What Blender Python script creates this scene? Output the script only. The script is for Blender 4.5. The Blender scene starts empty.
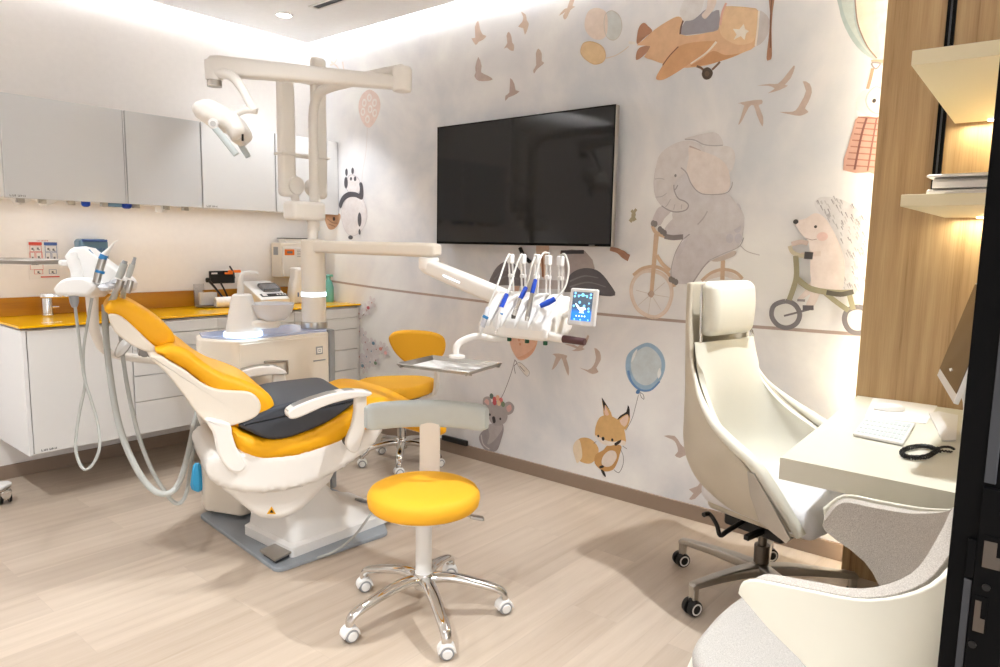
import bpy, bmesh, math, random
from math import sin, cos, pi, radians as R
from mathutils import Vector as V, Matrix, Euler
from mathutils import noise as mnoise
random.seed(7)
SC = bpy.context.scene
COL = SC.collection
# ------------------------------------------------------------------ materials
def _lin(c):
    return tuple(((x/255)/12.92 if x/255 <= .04045 else ((x/255+.055)/1.055)**2.4) for x in c)
def mat(name, rgb, rough=.5, metal=0, var=.03, scale=30, bump=0, bscale=200, spec=.5, trans=0, emit=None, estr=0, coat=0, alpha=1, ior=1.45):
    m = bpy.data.materials.new(name); m.use_nodes = True
    nt = m.node_tree; b = nt.nodes['Principled BSDF']
    c = _lin(rgb)
    tc = nt.nodes.new('ShaderNodeTexCoord'); nz = nt.nodes.new('ShaderNodeTexNoise')
    nz.inputs['Scale'].default_value = scale; nz.inputs['Detail'].default_value = 3
    nt.links.new(tc.outputs['Object'], nz.inputs['Vector'])
    mx = nt.nodes.new('ShaderNodeMix'); mx.data_type = 'RGBA'
    mx.inputs[6].default_value = tuple(x*(1-var) for x in c)+(1,)
    mx.inputs[7].default_value = tuple(min(1, x*(1+var)) for x in c)+(1,)
    nt.links.new(nz.outputs['Fac'], mx.inputs[0]); nt.links.new(mx.outputs[2], b.inputs['Base Color'])
    b.inputs['Roughness'].default_value = rough; b.inputs['Metallic'].default_value = metal
    b.inputs['Specular IOR Level'].default_value = spec; b.inputs['IOR'].default_value = ior
    b.inputs['Transmission Weight'].default_value = trans; b.inputs['Coat Weight'].default_value = coat
    b.inputs['Coat Roughness'].default_value = .05; b.inputs['Alpha'].default_value = alpha
    if emit:
        b.inputs['Emission Color'].default_value = _lin(emit)+(1,); b.inputs['Emission Strength'].default_value = estr
    if bump:
        n2 = nt.nodes.new('ShaderNodeTexNoise'); n2.inputs['Scale'].default_value = bscale; n2.inputs['Detail'].default_value = 4
        nt.links.new(tc.outputs['Object'], n2.inputs['Vector'])
        bp = nt.nodes.new('ShaderNodeBump'); bp.inputs['Strength'].default_value = bump; bp.inputs['Distance'].default_value = .001
        nt.links.new(n2.outputs['Fac'], bp.inputs['Height']); nt.links.new(bp.outputs['Normal'], b.inputs['Normal'])
    return m
def ramp(nt, stops):
    r = nt.nodes.new('ShaderNodeValToRGB'); e = r.color_ramp.elements
    e[0].position, e[0].color = stops[0][0], _lin(stops[0][1])+(1,)
    e[1].position, e[1].color = stops[-1][0], _lin(stops[-1][1])+(1,)
    for p, c in stops[1:-1]:
        n = e.new(p); n.color = _lin(c)+(1,)
    return r
def wood_mat(name, light, mid, dark, axis, ww=.35, stretch=(1, 1, 1), rough=.45, plank=None, figure=1.0):
    """grain runs along `axis`; plank=(length, width) draws floor boards"""
    m = bpy.data.materials.new(name); m.use_nodes = True
    nt = m.node_tree; b = nt.nodes['Principled BSDF']; L = nt.links
    tc = nt.nodes.new('ShaderNodeTexCoord'); mp = nt.nodes.new('ShaderNodeMapping')
    sc = [9, 9, 9]; sc[axis] = .8
    mp.inputs['Scale'].default_value = [s*k for s, k in zip(sc, stretch)]
    L.new(tc.outputs['Object'], mp.inputs['Vector'])
    vec = mp.outputs['Vector']
    if plank:
        br = nt.nodes.new('ShaderNodeTexBrick'); br.offset = .37
        br.inputs['Scale'].default_value = 1; br.inputs['Brick Width'].default_value = plank[0]; br.inputs['Row Height'].default_value = plank[1]
        br.inputs['Mortar Size'].default_value = .0009; br.inputs['Mortar Smooth'].default_value = .3
        br.inputs['Color1'].default_value = (0, 0, 0, 1); br.inputs['Color2'].default_value = (1, 1, 1, 1); br.inputs['Mortar'].default_value = (.5, .5, .5, 1)
        L.new(tc.outputs['Object'], br.inputs['Vector'])
        cmb = nt.nodes.new('ShaderNodeVectorMath'); cmb.operation = 'MULTIPLY_ADD'
        L.new(br.outputs['Color'], cmb.inputs[0]); cmb.inputs[1].default_value = (3.1, 17.3, 5.7); L.new(vec, cmb.inputs[2])
        vec = cmb.outputs[0]
    n1 = nt.nodes.new('ShaderNodeTexNoise'); n1.inputs['Scale'].default_value = 1.2; n1.inputs['Detail'].default_value = 8; n1.inputs['Roughness'].default_value = .62; n1.inputs['Distortion'].default_value = .6*figure
    L.new(vec, n1.inputs['Vector'])
    w = nt.nodes.new('ShaderNodeTexWave'); w.wave_type = 'BANDS'; w.bands_direction = 'DIAGONAL'
    w.inputs['Scale'].default_value = .55; w.inputs['Distortion'].default_value = 5*figure; w.inputs['Detail'].default_value = 4; w.inputs['Detail Scale'].default_value = .8
    L.new(vec, w.inputs['Vector'])
    n2 = nt.nodes.new('ShaderNodeTexNoise'); n2.inputs['Scale'].default_value = 14; n2.inputs['Detail'].default_value = 5
    L.new(vec, n2.inputs['Vector'])
    a = nt.nodes.new('ShaderNodeMath'); a.operation = 'MULTIPLY_ADD'; L.new(w.outputs['Fac'], a.inputs[0]); a.inputs[1].default_value = ww
    a2 = nt.nodes.new('ShaderNodeMath'); a2.operation = 'MULTIPLY'; L.new(n1.outputs['Fac'], a2.inputs[0]); a2.inputs[1].default_value = .85-ww
    L.new(a2.outputs[0], a.inputs[2])
    a3 = nt.nodes.new('ShaderNodeMath'); a3.operation = 'MULTIPLY_ADD'; L.new(n2.outputs['Fac'], a3.inputs[0]); a3.inputs[1].default_value = .3; L.new(a.outputs[0], a3.inputs[2])
    r = ramp(nt, [(.3, dark), (.5, mid), (.75, light)]); L.new(a3.outputs[0], r.inputs[0])
    out = r.outputs[0]
    if plank:
        mx = nt.nodes.new('ShaderNodeMix'); mx.data_type = 'RGBA'; mx.blend_type = 'MULTIPLY'; mx.inputs[0].default_value = 1
        t = ramp(nt, [(0, (236, 234, 232)), (1, (255, 255, 255))]); L.new(br.outputs['Color'], t.inputs[0])
        L.new(out, mx.inputs[6]); L.new(t.outputs[0], mx.inputs[7])
        mx2 = nt.nodes.new('ShaderNodeMix'); mx2.data_type = 'RGBA'; L.new(br.outputs['Fac'], mx2.inputs[0]); L.new(mx.outputs[2], mx2.inputs[6])
        mx2.inputs[7].default_value = _lin(tuple(int(x*.93) for x in mid))+(1,)
        out = mx2.outputs[2]
    L.new(out, b.inputs['Base Color']); b.inputs['Roughness'].default_value = rough
    bp = nt.nodes.new('ShaderNodeBump'); bp.inputs['Strength'].default_value = .08; bp.inputs['Distance'].default_value = .001
    L.new(n2.outputs['Fac'], bp.inputs['Height']); L.new(bp.outputs['Normal'], b.inputs['Normal'])
    return m
M = {}
M['wall'] = mat('matte_white_paint', (246, 241, 237), .8, bump=.05)
M['ceiling'] = mat('ceiling_paint', (247, 246, 246), .85)
M['gloss_white'] = mat('gloss_white_lacquer', (240, 240, 240), .12, spec=.5, var=.01)
M['grey_gloss'] = mat('grey_glass_front', (224, 225, 226), .1, var=.01)
M['satin_white'] = mat('satin_white_front', (235, 234, 232), .3, var=.01)
M['shadow_gap'] = mat('grey_metal_profile', (150, 148, 150), .4)
M['yellow_top'] = mat('yellow_glass_worktop', (252, 190, 6), .1, var=.004, scale=3)
M['orange_panel'] = wood_mat('orange_backsplash', (190, 132, 22), (180, 120, 16), (164, 106, 12), 0, rough=.3)
M['cream'] = mat('cream_white_plastic', (241, 236, 229), .28, var=.01)
M['white'] = mat('white_plastic', (234, 232, 229), .3, var=.01)
M['beige'] = mat('pale_beige_plastic', (233, 223, 208), .3, var=.015)
M['yellow'] = mat('yellow_upholstery', (240, 172, 10), .5, var=.04, scale=8, bump=.12, bscale=350, spec=.4)
M['yellow_bright'] = mat('bright_yellow_vinyl', (238, 176, 46), .6, var=.02, scale=8, bump=.12, bscale=350, spec=.25)
M['char'] = mat('charcoal_vinyl', (62, 66, 74), .45, var=.05, scale=10, bump=.1)
M['chrome'] = mat('polished_chrome', (215, 213, 210), .09, metal=1, var=.01)
M['steel'] = mat('brushed_steel', (178, 174, 168), .3, metal=1, var=.04)
M['darksteel'] = mat('dark_steel_hinge', (110, 104, 98), .3, metal=1)
M['grey_rubber'] = mat('grey_hose_rubber', (176, 177, 172), .5)
M['hose'] = mat('off_white_hose', (214, 213, 207), .45)
M['grey_plastic'] = mat('grey_plastic', (150, 152, 154), .4)
M['pale_grey'] = mat('pale_grey_pad', (200, 208, 208), .5, bump=.1)
M['base_grey'] = mat('grey_base_plate', (150, 156, 162), .45)
M['black'] = mat('black_plastic', (15, 15, 16), .35)
M['matte_black'] = mat('matte_black_metal', (4, 4, 5), .55, spec=.12)
M['dark_grey'] = mat('dark_grey_aluminium', (66, 68, 72), .4, metal=.4)
M['blue'] = mat('blue_plastic', (20, 72, 190), .4)
M['lightblue'] = mat('light_blue_ring', (50, 130, 190), .4)
M['cyan'] = mat('light_blue_film', (60, 170, 222), .4)
M['green'] = mat('dark_green_cap', (14, 74, 44), .4)
M['orange'] = mat('orange_plastic', (240, 120, 20), .4)
M['red'] = mat('red_print', (214, 76, 60), .6)
M['navy'] = mat('navy_print', (70, 100, 160), .6)
M['ink'] = mat('grey_ink', (120, 118, 118), .6)
M['dark_ink'] = mat('dark_ink', (40, 40, 42), .6)
M['paper'] = mat('white_paper', (240, 236, 232), .8)
M['teal'] = mat('teal_plastic', (110, 180, 170), .4)
M['translucent'] = mat('frosted_plastic', (242, 244, 250), .25, trans=.3, alpha=1)
M['clear'] = mat('clear_acrylic', (245, 245, 245), .05, trans=.95)
M['smoke'] = mat('smoked_clear_plastic', (150, 150, 155), .1, trans=.6)
M['tile_blue'] = mat('blue_grey_translucent', (116, 152, 178), .2, trans=.15)
M['violet_glass'] = mat('cool_glass_top', (186, 196, 226), .06)
M['glow'] = mat('blue_white_light_ring', (220, 240, 255), .3, emit=(205, 232, 255), estr=2.2)
M['lamp'] = mat('lamp_diffuser', (255, 255, 255), .3, emit=(255, 250, 244), estr=10)
M['led'] = mat('led_strip', (255, 250, 235), .3, emit=(255, 240, 205), estr=9)
M['screen'] = mat('black_screen_glass', (20, 20, 22), .07, spec=.6)
M['screen2'] = mat('dark_display_glass', (64, 48, 38), .12)
M['leather'] = mat('ivory_leather', (233, 230, 216), .38, var=.03, scale=12, bump=.15, bscale=250)
M['leather_dark'] = mat('taupe_leather_shell', (204, 194, 176), .4, var=.02, bump=.1)
M['seat_white'] = mat('pale_grey_leather', (226, 224, 226), .4, bump=.1)
M['shell'] = mat('off_white_moulded_shell', (234, 231, 216), .3, var=.01)
M['maroon'] = mat('maroon_grip', (84, 52, 54), .4)
M['desk'] = mat('cream_desk_laminate', (220, 216, 200), .35, var=.01)
M['shelf'] = mat('cream_shelf_laminate', (238, 226, 192), .4, var=.01)
M['skirting'] = mat('taupe_skirting', (150, 130, 114), .5)
M['plinth'] = mat('taupe_skirting_shaded_side', (140, 120, 104), .5)
M['floor'] = wood_mat('pale_oak_planks', (201, 185, 168), (192, 175, 157), (178, 160, 141), 0, .12, stretch=(1, 2.0, 1), rough=.38, plank=(1.25, .19), figure=.9)
M['oak'] = wood_mat('golden_oak_panel', (192, 162, 120), (172, 140, 98), (126, 94, 58), 2, .12, stretch=(2.2, 2.2, .7), rough=.45, figure=1.8)
# woven fabric
def fabric(name, a, b_):
    m = mat(name, a, .85, var=.0, bump=.5, bscale=900)
    nt = m.node_tree; nz = [n for n in nt.nodes if n.type == 'TEX_NOISE'][0]; nz.inputs['Scale'].default_value = 500
    mx = [n for n in nt.nodes if n.type == 'MIX'][0]; mx.inputs[6].default_value = _lin(a)+(1,); mx.inputs[7].default_value = _lin(b_)+(1,)
    r = nt.nodes.new('ShaderNodeValToRGB'); r.color_ramp.elements[0].position = .35; r.color_ramp.elements[1].position = .65
    nt.links.new(nz.outputs['Fac'], r.inputs[0]); nt.links.new(r.outputs[0], mx.inputs[0])
    return m
M['fabric'] = fabric('light_grey_woven_fabric', (172, 163, 153), (208, 201, 192))
M['fabric_light'] = fabric('pale_woven_fabric', (168, 163, 156), (196, 191, 185))
# watercolour art: colour attribute times soft noise
def art_mat():
    m = bpy.data.materials.new('watercolour_print'); m.use_nodes = True
    nt = m.node_tree; b = nt.nodes['Principled BSDF']
    at = nt.nodes.new('ShaderNodeAttribute'); at.attribute_name = 'col'
    tc = nt.nodes.new('ShaderNodeTexCoord'); nz = nt.nodes.new('ShaderNodeTexNoise'); nz.inputs['Scale'].default_value = 22; nz.inputs['Detail'].default_value = 6; nz.inputs['Roughness'].default_value = .65
    nt.links.new(tc.outputs['Object'], nz.inputs['Vector'])
    r = ramp(nt, [(.3, (240, 237, 235)), (.7, (255, 255, 255))]); nt.links.new(nz.outputs['Fac'], r.inputs[0])
    mx = nt.nodes.new('ShaderNodeMix'); mx.data_type = 'RGBA'; mx.blend_type = 'MULTIPLY'; mx.inputs[0].default_value = 1
    nt.links.new(at.outputs['Color'], mx.inputs[6]); nt.links.new(r.outputs[0], mx.inputs[7]); nt.links.new(mx.outputs[2], b.inputs['Base Color'])
    b.inputs['Roughness'].default_value = .75
    return m
M['art'] = art_mat()
def cloud_mat():
    m = bpy.data.materials.new('pale_cloud_wallpaper'); m.use_nodes = True
    nt = m.node_tree; b = nt.nodes['Principled BSDF']
    tc = nt.nodes.new('ShaderNodeTexCoord'); nz = nt.nodes.new('ShaderNodeTexNoise'); nz.inputs['Scale'].default_value = 1.3; nz.inputs['Detail'].default_value = 7; nz.inputs['Roughness'].default_value = .55; nz.inputs['Distortion'].default_value = .4
    nt.links.new(tc.outputs['Object'], nz.inputs['Vector'])
    r = ramp(nt, [(.36, (214, 216, 221)), (.5, (234, 232, 233)), (.62, (246, 245, 243))]); nt.links.new(nz.outputs['Fac'], r.inputs[0])
    nt.links.new(r.outputs[0], b.inputs['Base Color']); b.inputs['Roughness'].default_value = .75
    return m
M['cloud'] = cloud_mat()

# ------------------------------------------------------------------ object helpers
WM = {}
def empty(name, label, cat, loc=(0, 0, 0), rz=0, group=None):
    o = bpy.data.objects.new(name, None); COL.objects.link(o)
    o.empty_display_size = .05; o.location = loc; o.rotation_euler = (0, 0, rz)
    o['label'] = label; o['category'] = cat
    if group: o['group'] = group
    WM[o.name] = Matrix.Translation(V(loc)) @ Matrix.Rotation(rz, 4, 'Z')
    return o
def obj(name, bm, m, parent=None, angle=38, world=True, label=None, mods=None):
    """links bm as one mesh; world=True: bm is in world space, moved into the parent's frame"""
    bmesh.ops.recalc_face_normals(bm, faces=bm.faces[:])
    if parent is not None and world:
        bm.transform(WM[parent.name].inverted())
    me = bpy.data.meshes.new(name); bm.to_mesh(me); bm.free()
    for p in me.polygons: p.use_smooth = len(p.vertices) <= 6
    me.set_sharp_from_angle(angle=R(angle))
    for mm in (m if isinstance(m, (list, tuple)) else [m]): me.materials.append(mm)
    o = bpy.data.objects.new(name, me); COL.objects.link(o)
    mods = list(mods or [])+[('WEIGHTED_NORMAL', dict(keep_sharp=True, weight=50))]
    if parent is not None:
        o.parent = parent; WM[o.name] = WM[parent.name]
    if label: o['label'] = label
    for md in (mods or []):
        x = o.modifiers.new(md[0].lower(), md[0])
        for k, v in md[1].items(): setattr(x, k, v)
    return o
def tag(o, label, cat, group=None, kind=None):
    o['label'] = label; o['category'] = cat
    if group: o['group'] = group
    if kind: o['kind'] = kind
    return o
def struct(o, label, cat):
    o['kind'] = 'structure'; o['label'] = label; o['category'] = cat
    return o
def recenter(o):
    """move the origin of a top-level single mesh to the bottom centre of its bounds"""
    vs = [v.co for v in o.data.vertices]
    c = V(((min(v.x for v in vs)+max(v.x for v in vs))/2, (min(v.y for v in vs)+max(v.y for v in vs))/2, min(v.z for v in vs)))
    o.data.transform(Matrix.Translation(-c)); o.location = c
    return o
def single(name, bm, m, label, cat, group=None, angle=38, mods=None):
    o = obj(name, bm, m, angle=angle, mods=mods); recenter(o); return tag(o, label, cat, group)
def copy_tree(o, parent=None):
    c = o.copy(); COL.objects.link(c)
    if parent is not None: c.parent = parent
    for ch in list(o.children): copy_tree(ch, c)
    return c
# ------------------------------------------------------------------ mesh helpers
def T(x=0, y=0, z=0): return Matrix.Translation((x, y, z))
def RX(a): return Matrix.Rotation(R(a), 4, 'X')
def RY(a): return Matrix.Rotation(R(a), 4, 'Y')
def RZ(a): return Matrix.Rotation(R(a), 4, 'Z')
def B(): return bmesh.new()
def rings(bm, rs, cap=True, loop=True, mi=0):
    vs = [[bm.verts.new(p) for p in r] for r in rs]
    for a, b in zip(vs, vs[1:]):
        n = len(a)
        for i in range(n if loop else n-1):
            j = (i+1) % n
            try: f = bm.faces.new((a[i], a[j], b[j], b[i])); f.material_index = mi
            except ValueError: pass
    if cap and loop:
        for r in (vs[0], vs[-1]):
            try: f = bm.faces.new(r); f.material_index = mi
            except ValueError: pass
    return vs
def box(bm, x0, x1, y0, y1, z0, z1, bev=0, Mx=None, seg=2, mi=0):
    x0, x1 = sorted((x0, x1)); y0, y1 = sorted((y0, y1)); z0, z1 = sorted((z0, z1))
    if bev > 0: return rbox(bm, ((x0+x1)/2, (y0+y1)/2, (z0+z1)/2), (x1-x0, y1-y0, z1-z0), bev, Mx, seg, mi=mi)
    P = [V((x, y, z)) for z in (z0, z1) for x, y in ((x0, y0), (x1, y0), (x1, y1), (x0, y1))]
    if Mx: P = [Mx @ p for p in P]
    vs = [bm.verts.new(p) for p in P]
    for q in ((3, 2, 1, 0), (4, 5, 6, 7), (0, 1, 5, 4), (1, 2, 6, 5), (2, 3, 7, 6), (3, 0, 4, 7)):
        f = bm.faces.new([vs[i] for i in q]); f.material_index = mi
def rbox(bm, c, s, r, Mx=None, seg=3, fn=None, div=1, mi=0):
    """box with truly round edges; div adds inner divisions so fn(v) may bend it"""
    h = [x/2 for x in s]; r = min(r, min(h)*.999)
    def coords(H):
        a = [-H+r-r*cos(pi/2*i/seg*0+0)*0 for i in range(0)]
        e = [(i/seg) for i in range(seg+1)]
        lo = [-H + r*(1-cos(pi/2*0))*0 + r*(t) for t in e]      # edge zone
        hi = [H-r + r*t for t in e]
        n = div
        mid = [(-H+r)+(2*H-2*r)*k/n for k in range(1, n)]
        return lo+mid+hi
    cs = [coords(x) for x in h]
    cache = {}
    def vert(p):
        k = tuple(round(x, 6) for x in p)
        if k in cache: return cache[k]
        q = V([max(-h[i]+r, min(h[i]-r, p[i])) for i in range(3)])
        d = V(p)-q
        # cube to sphere mapping in the corner zones
        m_ = max(abs(x) for x in d)
        if m_ > 1e-9:
            d2 = V([math.tan(x/r*pi/4) for x in d])
            d = d2.normalized()*r
        w = q+d
        if fn: w = V(fn(w))
        w = w+V(c)
        if Mx: w = Mx @ w
        cache[k] = bm.verts.new(w); return cache[k]
    for ax in range(3):
        u, v = [(1, 2), (2, 0), (0, 1)][ax]
        for sgn in (-1, 1):
            for i in range(len(cs[u])-1):
                for j in range(len(cs[v])-1):
                    quad = []
                    for a, b in ((i, j), (i+1, j), (i+1, j+1), (i, j+1)):
                        p = [0, 0, 0]; p[ax] = sgn*h[ax]; p[u] = cs[u][a]; p[v] = cs[v][b]; quad.append(vert(p))
                    if len(set(quad)) >= 3:
                        try: f = bm.faces.new(list(dict.fromkeys(quad))); f.material_index = mi
                        except ValueError: pass
def lathe(bm, prof, n=32, Mx=None, cap=True, mi=0):
    rs = []
    for r, z in prof:
        ring = [V((r*cos(2*pi*i/n), r*sin(2*pi*i/n), z)) for i in range(n)]
        if Mx: ring = [Mx @ p for p in ring]
        rs.append(ring)
    return rings(bm, rs, cap, mi=mi)
def catmull(pts, sub=6, closed=False):
    P = [V(p) for p in pts]; n = len(P); out = []
    if n < 3 and not closed: return P
    for i in range(n if closed else n-1):
        if closed: a, b, c, d = P[i-1], P[i], P[(i+1) % n], P[(i+2) % n]
        else: a, b, c, d = P[max(i-1, 0)], P[i], P[i+1], P[min(i+2, n-1)]
        for k in range(sub):
            t = k/sub
            out.append(.5*((2*b)+(c-a)*t+(2*a-5*b+4*c-d)*t*t+(3*b-a-3*c+d)*t**3))
    if not closed: out.append(P[-1])
    return out
def tube(bm, pts, r, n=10, sub=6, Mx=None, flat=1, mi=0, up=None, closed=False):
    """round tube through pts; r may be a list; flat squashes one axis"""
    P = catmull(pts, sub, closed) if sub > 1 else [V(p) for p in pts]
    N = len(P); rr = r if isinstance(r, (list, tuple)) else [r]*len(pts)
    def rad(i):
        t = i/(N-1)*(len(rr)-1) if N > 1 else 0; k = min(int(t), len(rr)-2); f = t-k
        return rr[k]*(1-f)+rr[k+1]*f if len(rr) > 1 else rr[0]
    t0 = (P[1]-P[0]).normalized()
    nrm = V(up) if up else (V((0, 0, 1)) if abs(t0.z) < .9 else V((1, 0, 0)))
    nrm = (nrm-t0*nrm.dot(t0)).normalized(); rs = []
    for i in range(N):
        t = (P[(i+1) % N]-P[i-1]).normalized() if closed else (P[min(i+1, N-1)]-P[max(i-1, 0)]).normalized()
        nrm = (nrm-t*nrm.dot(t)); nrm.normalize(); bn = t.cross(nrm); q = rad(i)
        ring = [P[i]+nrm*(q*flat*cos(2*pi*k/n))+bn*(q*sin(2*pi*k/n)) for k in range(n)]
        if Mx: ring = [Mx @ p for p in ring]
        rs.append(ring)
    if closed: rs.append(rs[0]); return rings(bm, rs, False, mi=mi)
    return rings(bm, rs, True, mi=mi)
def cyl(bm, a, b, r, r2=None, n=20, bev=0, mi=0):
    a, b = V(a), V(b); d = b-a; L = d.length; q = d.to_track_quat('Z', 'Y').to_matrix().to_4x4()
    Mx = Matrix.Translation(a) @ q; r2 = r if r2 is None else r2
    if bev: prof = [(max(r-bev, 1e-4), 0), (r-bev*.3, bev*.3), (r, bev), (r2, L-bev), (r2-bev*.3, L-bev*.3), (max(r2-bev, 1e-4), L)]
    else: prof = [(r, 0), (r2, L)]
    lathe(bm, prof, n, Mx, mi=mi)
def inset(poly, d):
    n = len(poly); area = sum(poly[i-1][0]*poly[i][1]-poly[i][0]*poly[i-1][1] for i in range(n)); s = 1 if area > 0 else -1
    out = []
    for i in range(n):
        a, b, c = V(poly[i-1][:2]), V(poly[i][:2]), V(poly[(i+1) % n][:2])
        e1, e2 = (b-a), (c-b)
        if e1.length < 1e-9 or e2.length < 1e-9: out.append(b); continue
        e1.normalize(); e2.normalize(); n1 = V((-e1.y, e1.x))*s; n2 = V((-e2.y, e2.x))*s
        m = n1+n2
        if m.length < 1e-6: out.append(b); continue
        m.normalize(); k = max(.5, m.dot(n1)); out.append(b+m*(d/k))
    return out
def pillow(bm, poly, a, b, r, to3, seg=4, mi=0):
    """slab whose rims are round for any outline, concave or thin: height follows the distance to the outline"""
    from mathutils.geometry import delaunay_2d_cdt
    n = len(poly); P = [V(p[:2]) for p in poly]
    def dist(q):
        m = 1e9
        for i in range(n):
            A, e = P[i], P[(i+1) % n]-P[i]; L = e.length_squared
            t = max(0, min(1, (q-A).dot(e)/L)) if L > 1e-14 else 0; m = min(m, (q-A-e*t).length_squared)
        return m**.5
    def inside(q):
        c = False
        for i in range(n):
            A, Bq = P[i], P[(i+1) % n]
            if (A.y > q.y) != (Bq.y > q.y) and q.x < (Bq.x-A.x)*(q.y-A.y)/(Bq.y-A.y)+A.x: c = not c
        return c
    per = sum((P[i]-P[i-1]).length for i in range(n))/n; pts = list(P); ds = [0.0]*n
    for k in range(1, seg+1):
        d = r*(1-cos(pi/2*k/seg))
        for q in inset(poly, d):
            if inside(q):
                e = dist(q)
                if e > d*.93: pts.append(q); ds.append(e)
    x0, x1, y0, y1 = min(p.x for p in P), max(p.x for p in P), min(p.y for p in P), max(p.y for p in P)
    st = max(r/2.5, ((x1-x0)*(y1-y0)/700)**.5)
    for i in range(int((x1-x0)/st)+1):
        for j in range(int((y1-y0)/st)+1):
            q = V((x0+st*(i+.5), y0+st*(j+.5)))
            if inside(q):
                e = dist(q)
                if e > min(st*.5, r*.25): pts.append(q); ds.append(e)
    vo, _, fo, ov, _, _ = delaunay_2d_cdt(pts, [(i, (i+1) % n) for i in range(n)], [list(range(n))], 1, 1e-7)
    D = [ds[o[0]] if o and o[0] < len(ds) else dist(v) for o, v in zip(ov, vo)]
    def h(d): return r-(max(0, r*r-(r-min(d, r))**2))**.5
    hi = [bm.verts.new(to3(v, b-h(d))) for v, d in zip(vo, D)]; lo = [bm.verts.new(to3(v, a+h(d))) for v, d in zip(vo, D)]
    cnt = {}
    for f in fo:
        try:
            g = bm.faces.new([hi[i] for i in f]); g.material_index = mi; g = bm.faces.new([lo[i] for i in reversed(f)]); g.material_index = mi
        except ValueError: continue
        for i in range(len(f)):
            e = (f[i], f[(i+1) % len(f)]); cnt[e] = 1
    for (i, j) in list(cnt):
        if (j, i) not in cnt:
            try: g = bm.faces.new((hi[j], hi[i], lo[i], lo[j])); g.material_index = mi
            except ValueError: pass
def prism(bm, poly, a, b, axis='y', r=0, seg=4, Mx=None, smooth=0, mi=0, belly=0, wfn=None):
    """extrude a 2D outline between a and b along an axis with rounded rims of radius r
    axis 'y': poly is (x,z); 'x': (y,z); 'z': (x,y)"""
    if smooth: poly = [(p.x, p.y) for p in catmull([(x, y, 0) for x, y in poly], smooth, True)]
    def to3(p, h):
        q = {'y': V((p[0], h, p[1])), 'x': V((h, p[0], p[1])), 'z': V((p[0], p[1], h))}[axis]
        if wfn: q = V(wfn(q))
        return Mx @ q if Mx else q
    st = []
    if r > 0:
        for k in range(seg+1):
            t = pi/2*k/seg; st.append((a+r*(1-sin(t)), r*(1-cos(pi/2-t)) if 0 else r*(1-sin(pi/2-(pi/2-t))) ))
        st = [(a+r*(1-cos(pi/2*k/seg)), r*(1-sin(pi/2*k/seg))) for k in range(seg+1)]
        st2 = [(b-r*(1-cos(pi/2*k/seg)), r*(1-sin(pi/2*k/seg))) for k in range(seg, -1, -1)]
        if belly or wfn:
            m_ = 6; st += [(a+r+(b-a-2*r)*k/m_, -belly*sin(pi*k/m_)) for k in range(1, m_)]
        st += st2
    else:
        st = [(a, 0), (b, 0)]
    n = len(poly); P2 = [V(p[:2]) for p in poly]
    if r > 0:
        tgt = inset(poly, 1e-3); N = [(a-b)*1e3 for a, b in zip(tgt, P2)]; lim = []
        for i in range(n):
            d = N[i].normalized() if N[i].length > 1e-9 else V((0, 0)); best = 9
            for j in range(n):
                if j in (i, (i-1) % n): continue
                A, Bq = P2[j], P2[(j+1) % n]; e = Bq-A; den = d.x*e.y-d.y*e.x
                if abs(den) < 1e-12: continue
                w_ = A-P2[i]; t = (w_.x*e.y-w_.y*e.x)/den; u = (w_.x*d.y-w_.y*d.x)/den
                if t > 1e-5 and -1e-6 <= u <= 1+1e-6: best = min(best, t)
            lim.append(best*.34)
        lim = [min(lim[i-1], lim[i], lim[(i+1) % n], lim[i-2], lim[(i+2) % n]) for i in range(n)]
        for _ in range(4): lim = [min(lim[i], (lim[i-1]+lim[i]*2+lim[(i+1) % n])/4) for i in range(n)]
        def ins(d): return [P2[i]+N[i]*(d if d < 0 else min(d, lim[i], r)*1.0 if lim[i] >= r else d*lim[i]/r) for i in range(n)]
        if r >= .02 and min(lim) < r*.98: return pillow(bm, poly, a, b, r, to3, seg+2, mi)
    rs = [[to3(p, h) for p in (ins(d) if abs(d) > 1e-9 else poly)] for h, d in st]
    return rings(bm, rs, True, mi=mi)
def grid(bm, rows, mi=0):
    vs = [[bm.verts.new(p) for p in r] for r in rows]
    for a, b in zip(vs, vs[1:]):
        for i in range(len(a)-1):
            f = bm.faces.new((a[i], a[i+1], b[i+1], b[i])); f.material_index = mi
    return vs
def slab(bm, rows, th, mi=0):
    """closed sheet of thickness th: rows is a grid of points"""
    nr, nc = len(rows), len(rows[0]); P = [[V(p) for p in r] for r in rows]; Q = []
    for i in range(nr):
        q = []
        for j in range(nc):
            du = P[i][min(j+1, nc-1)]-P[i][max(j-1, 0)]; dv = P[min(i+1, nr-1)][j]-P[max(i-1, 0)][j]
            n = du.cross(dv); n = n.normalized() if n.length > 1e-9 else V((0, 0, 1)); q.append(P[i][j]+n*th)
        Q.append(q)
    a = grid(bm, P, mi); b = grid(bm, Q, mi)
    border = [(0, j) for j in range(nc)]+[(i, nc-1) for i in range(1, nr)]+[(nr-1, j) for j in range(nc-2, -1, -1)]+[(i, 0) for i in range(nr-2, 0, -1)]
    for k in range(len(border)):
        (i, j), (p, q) = border[k], border[(k+1) % len(border)]
        f = bm.faces.new((a[i][j], a[p][q], b[p][q], b[i][j])); f.material_index = mi
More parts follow.
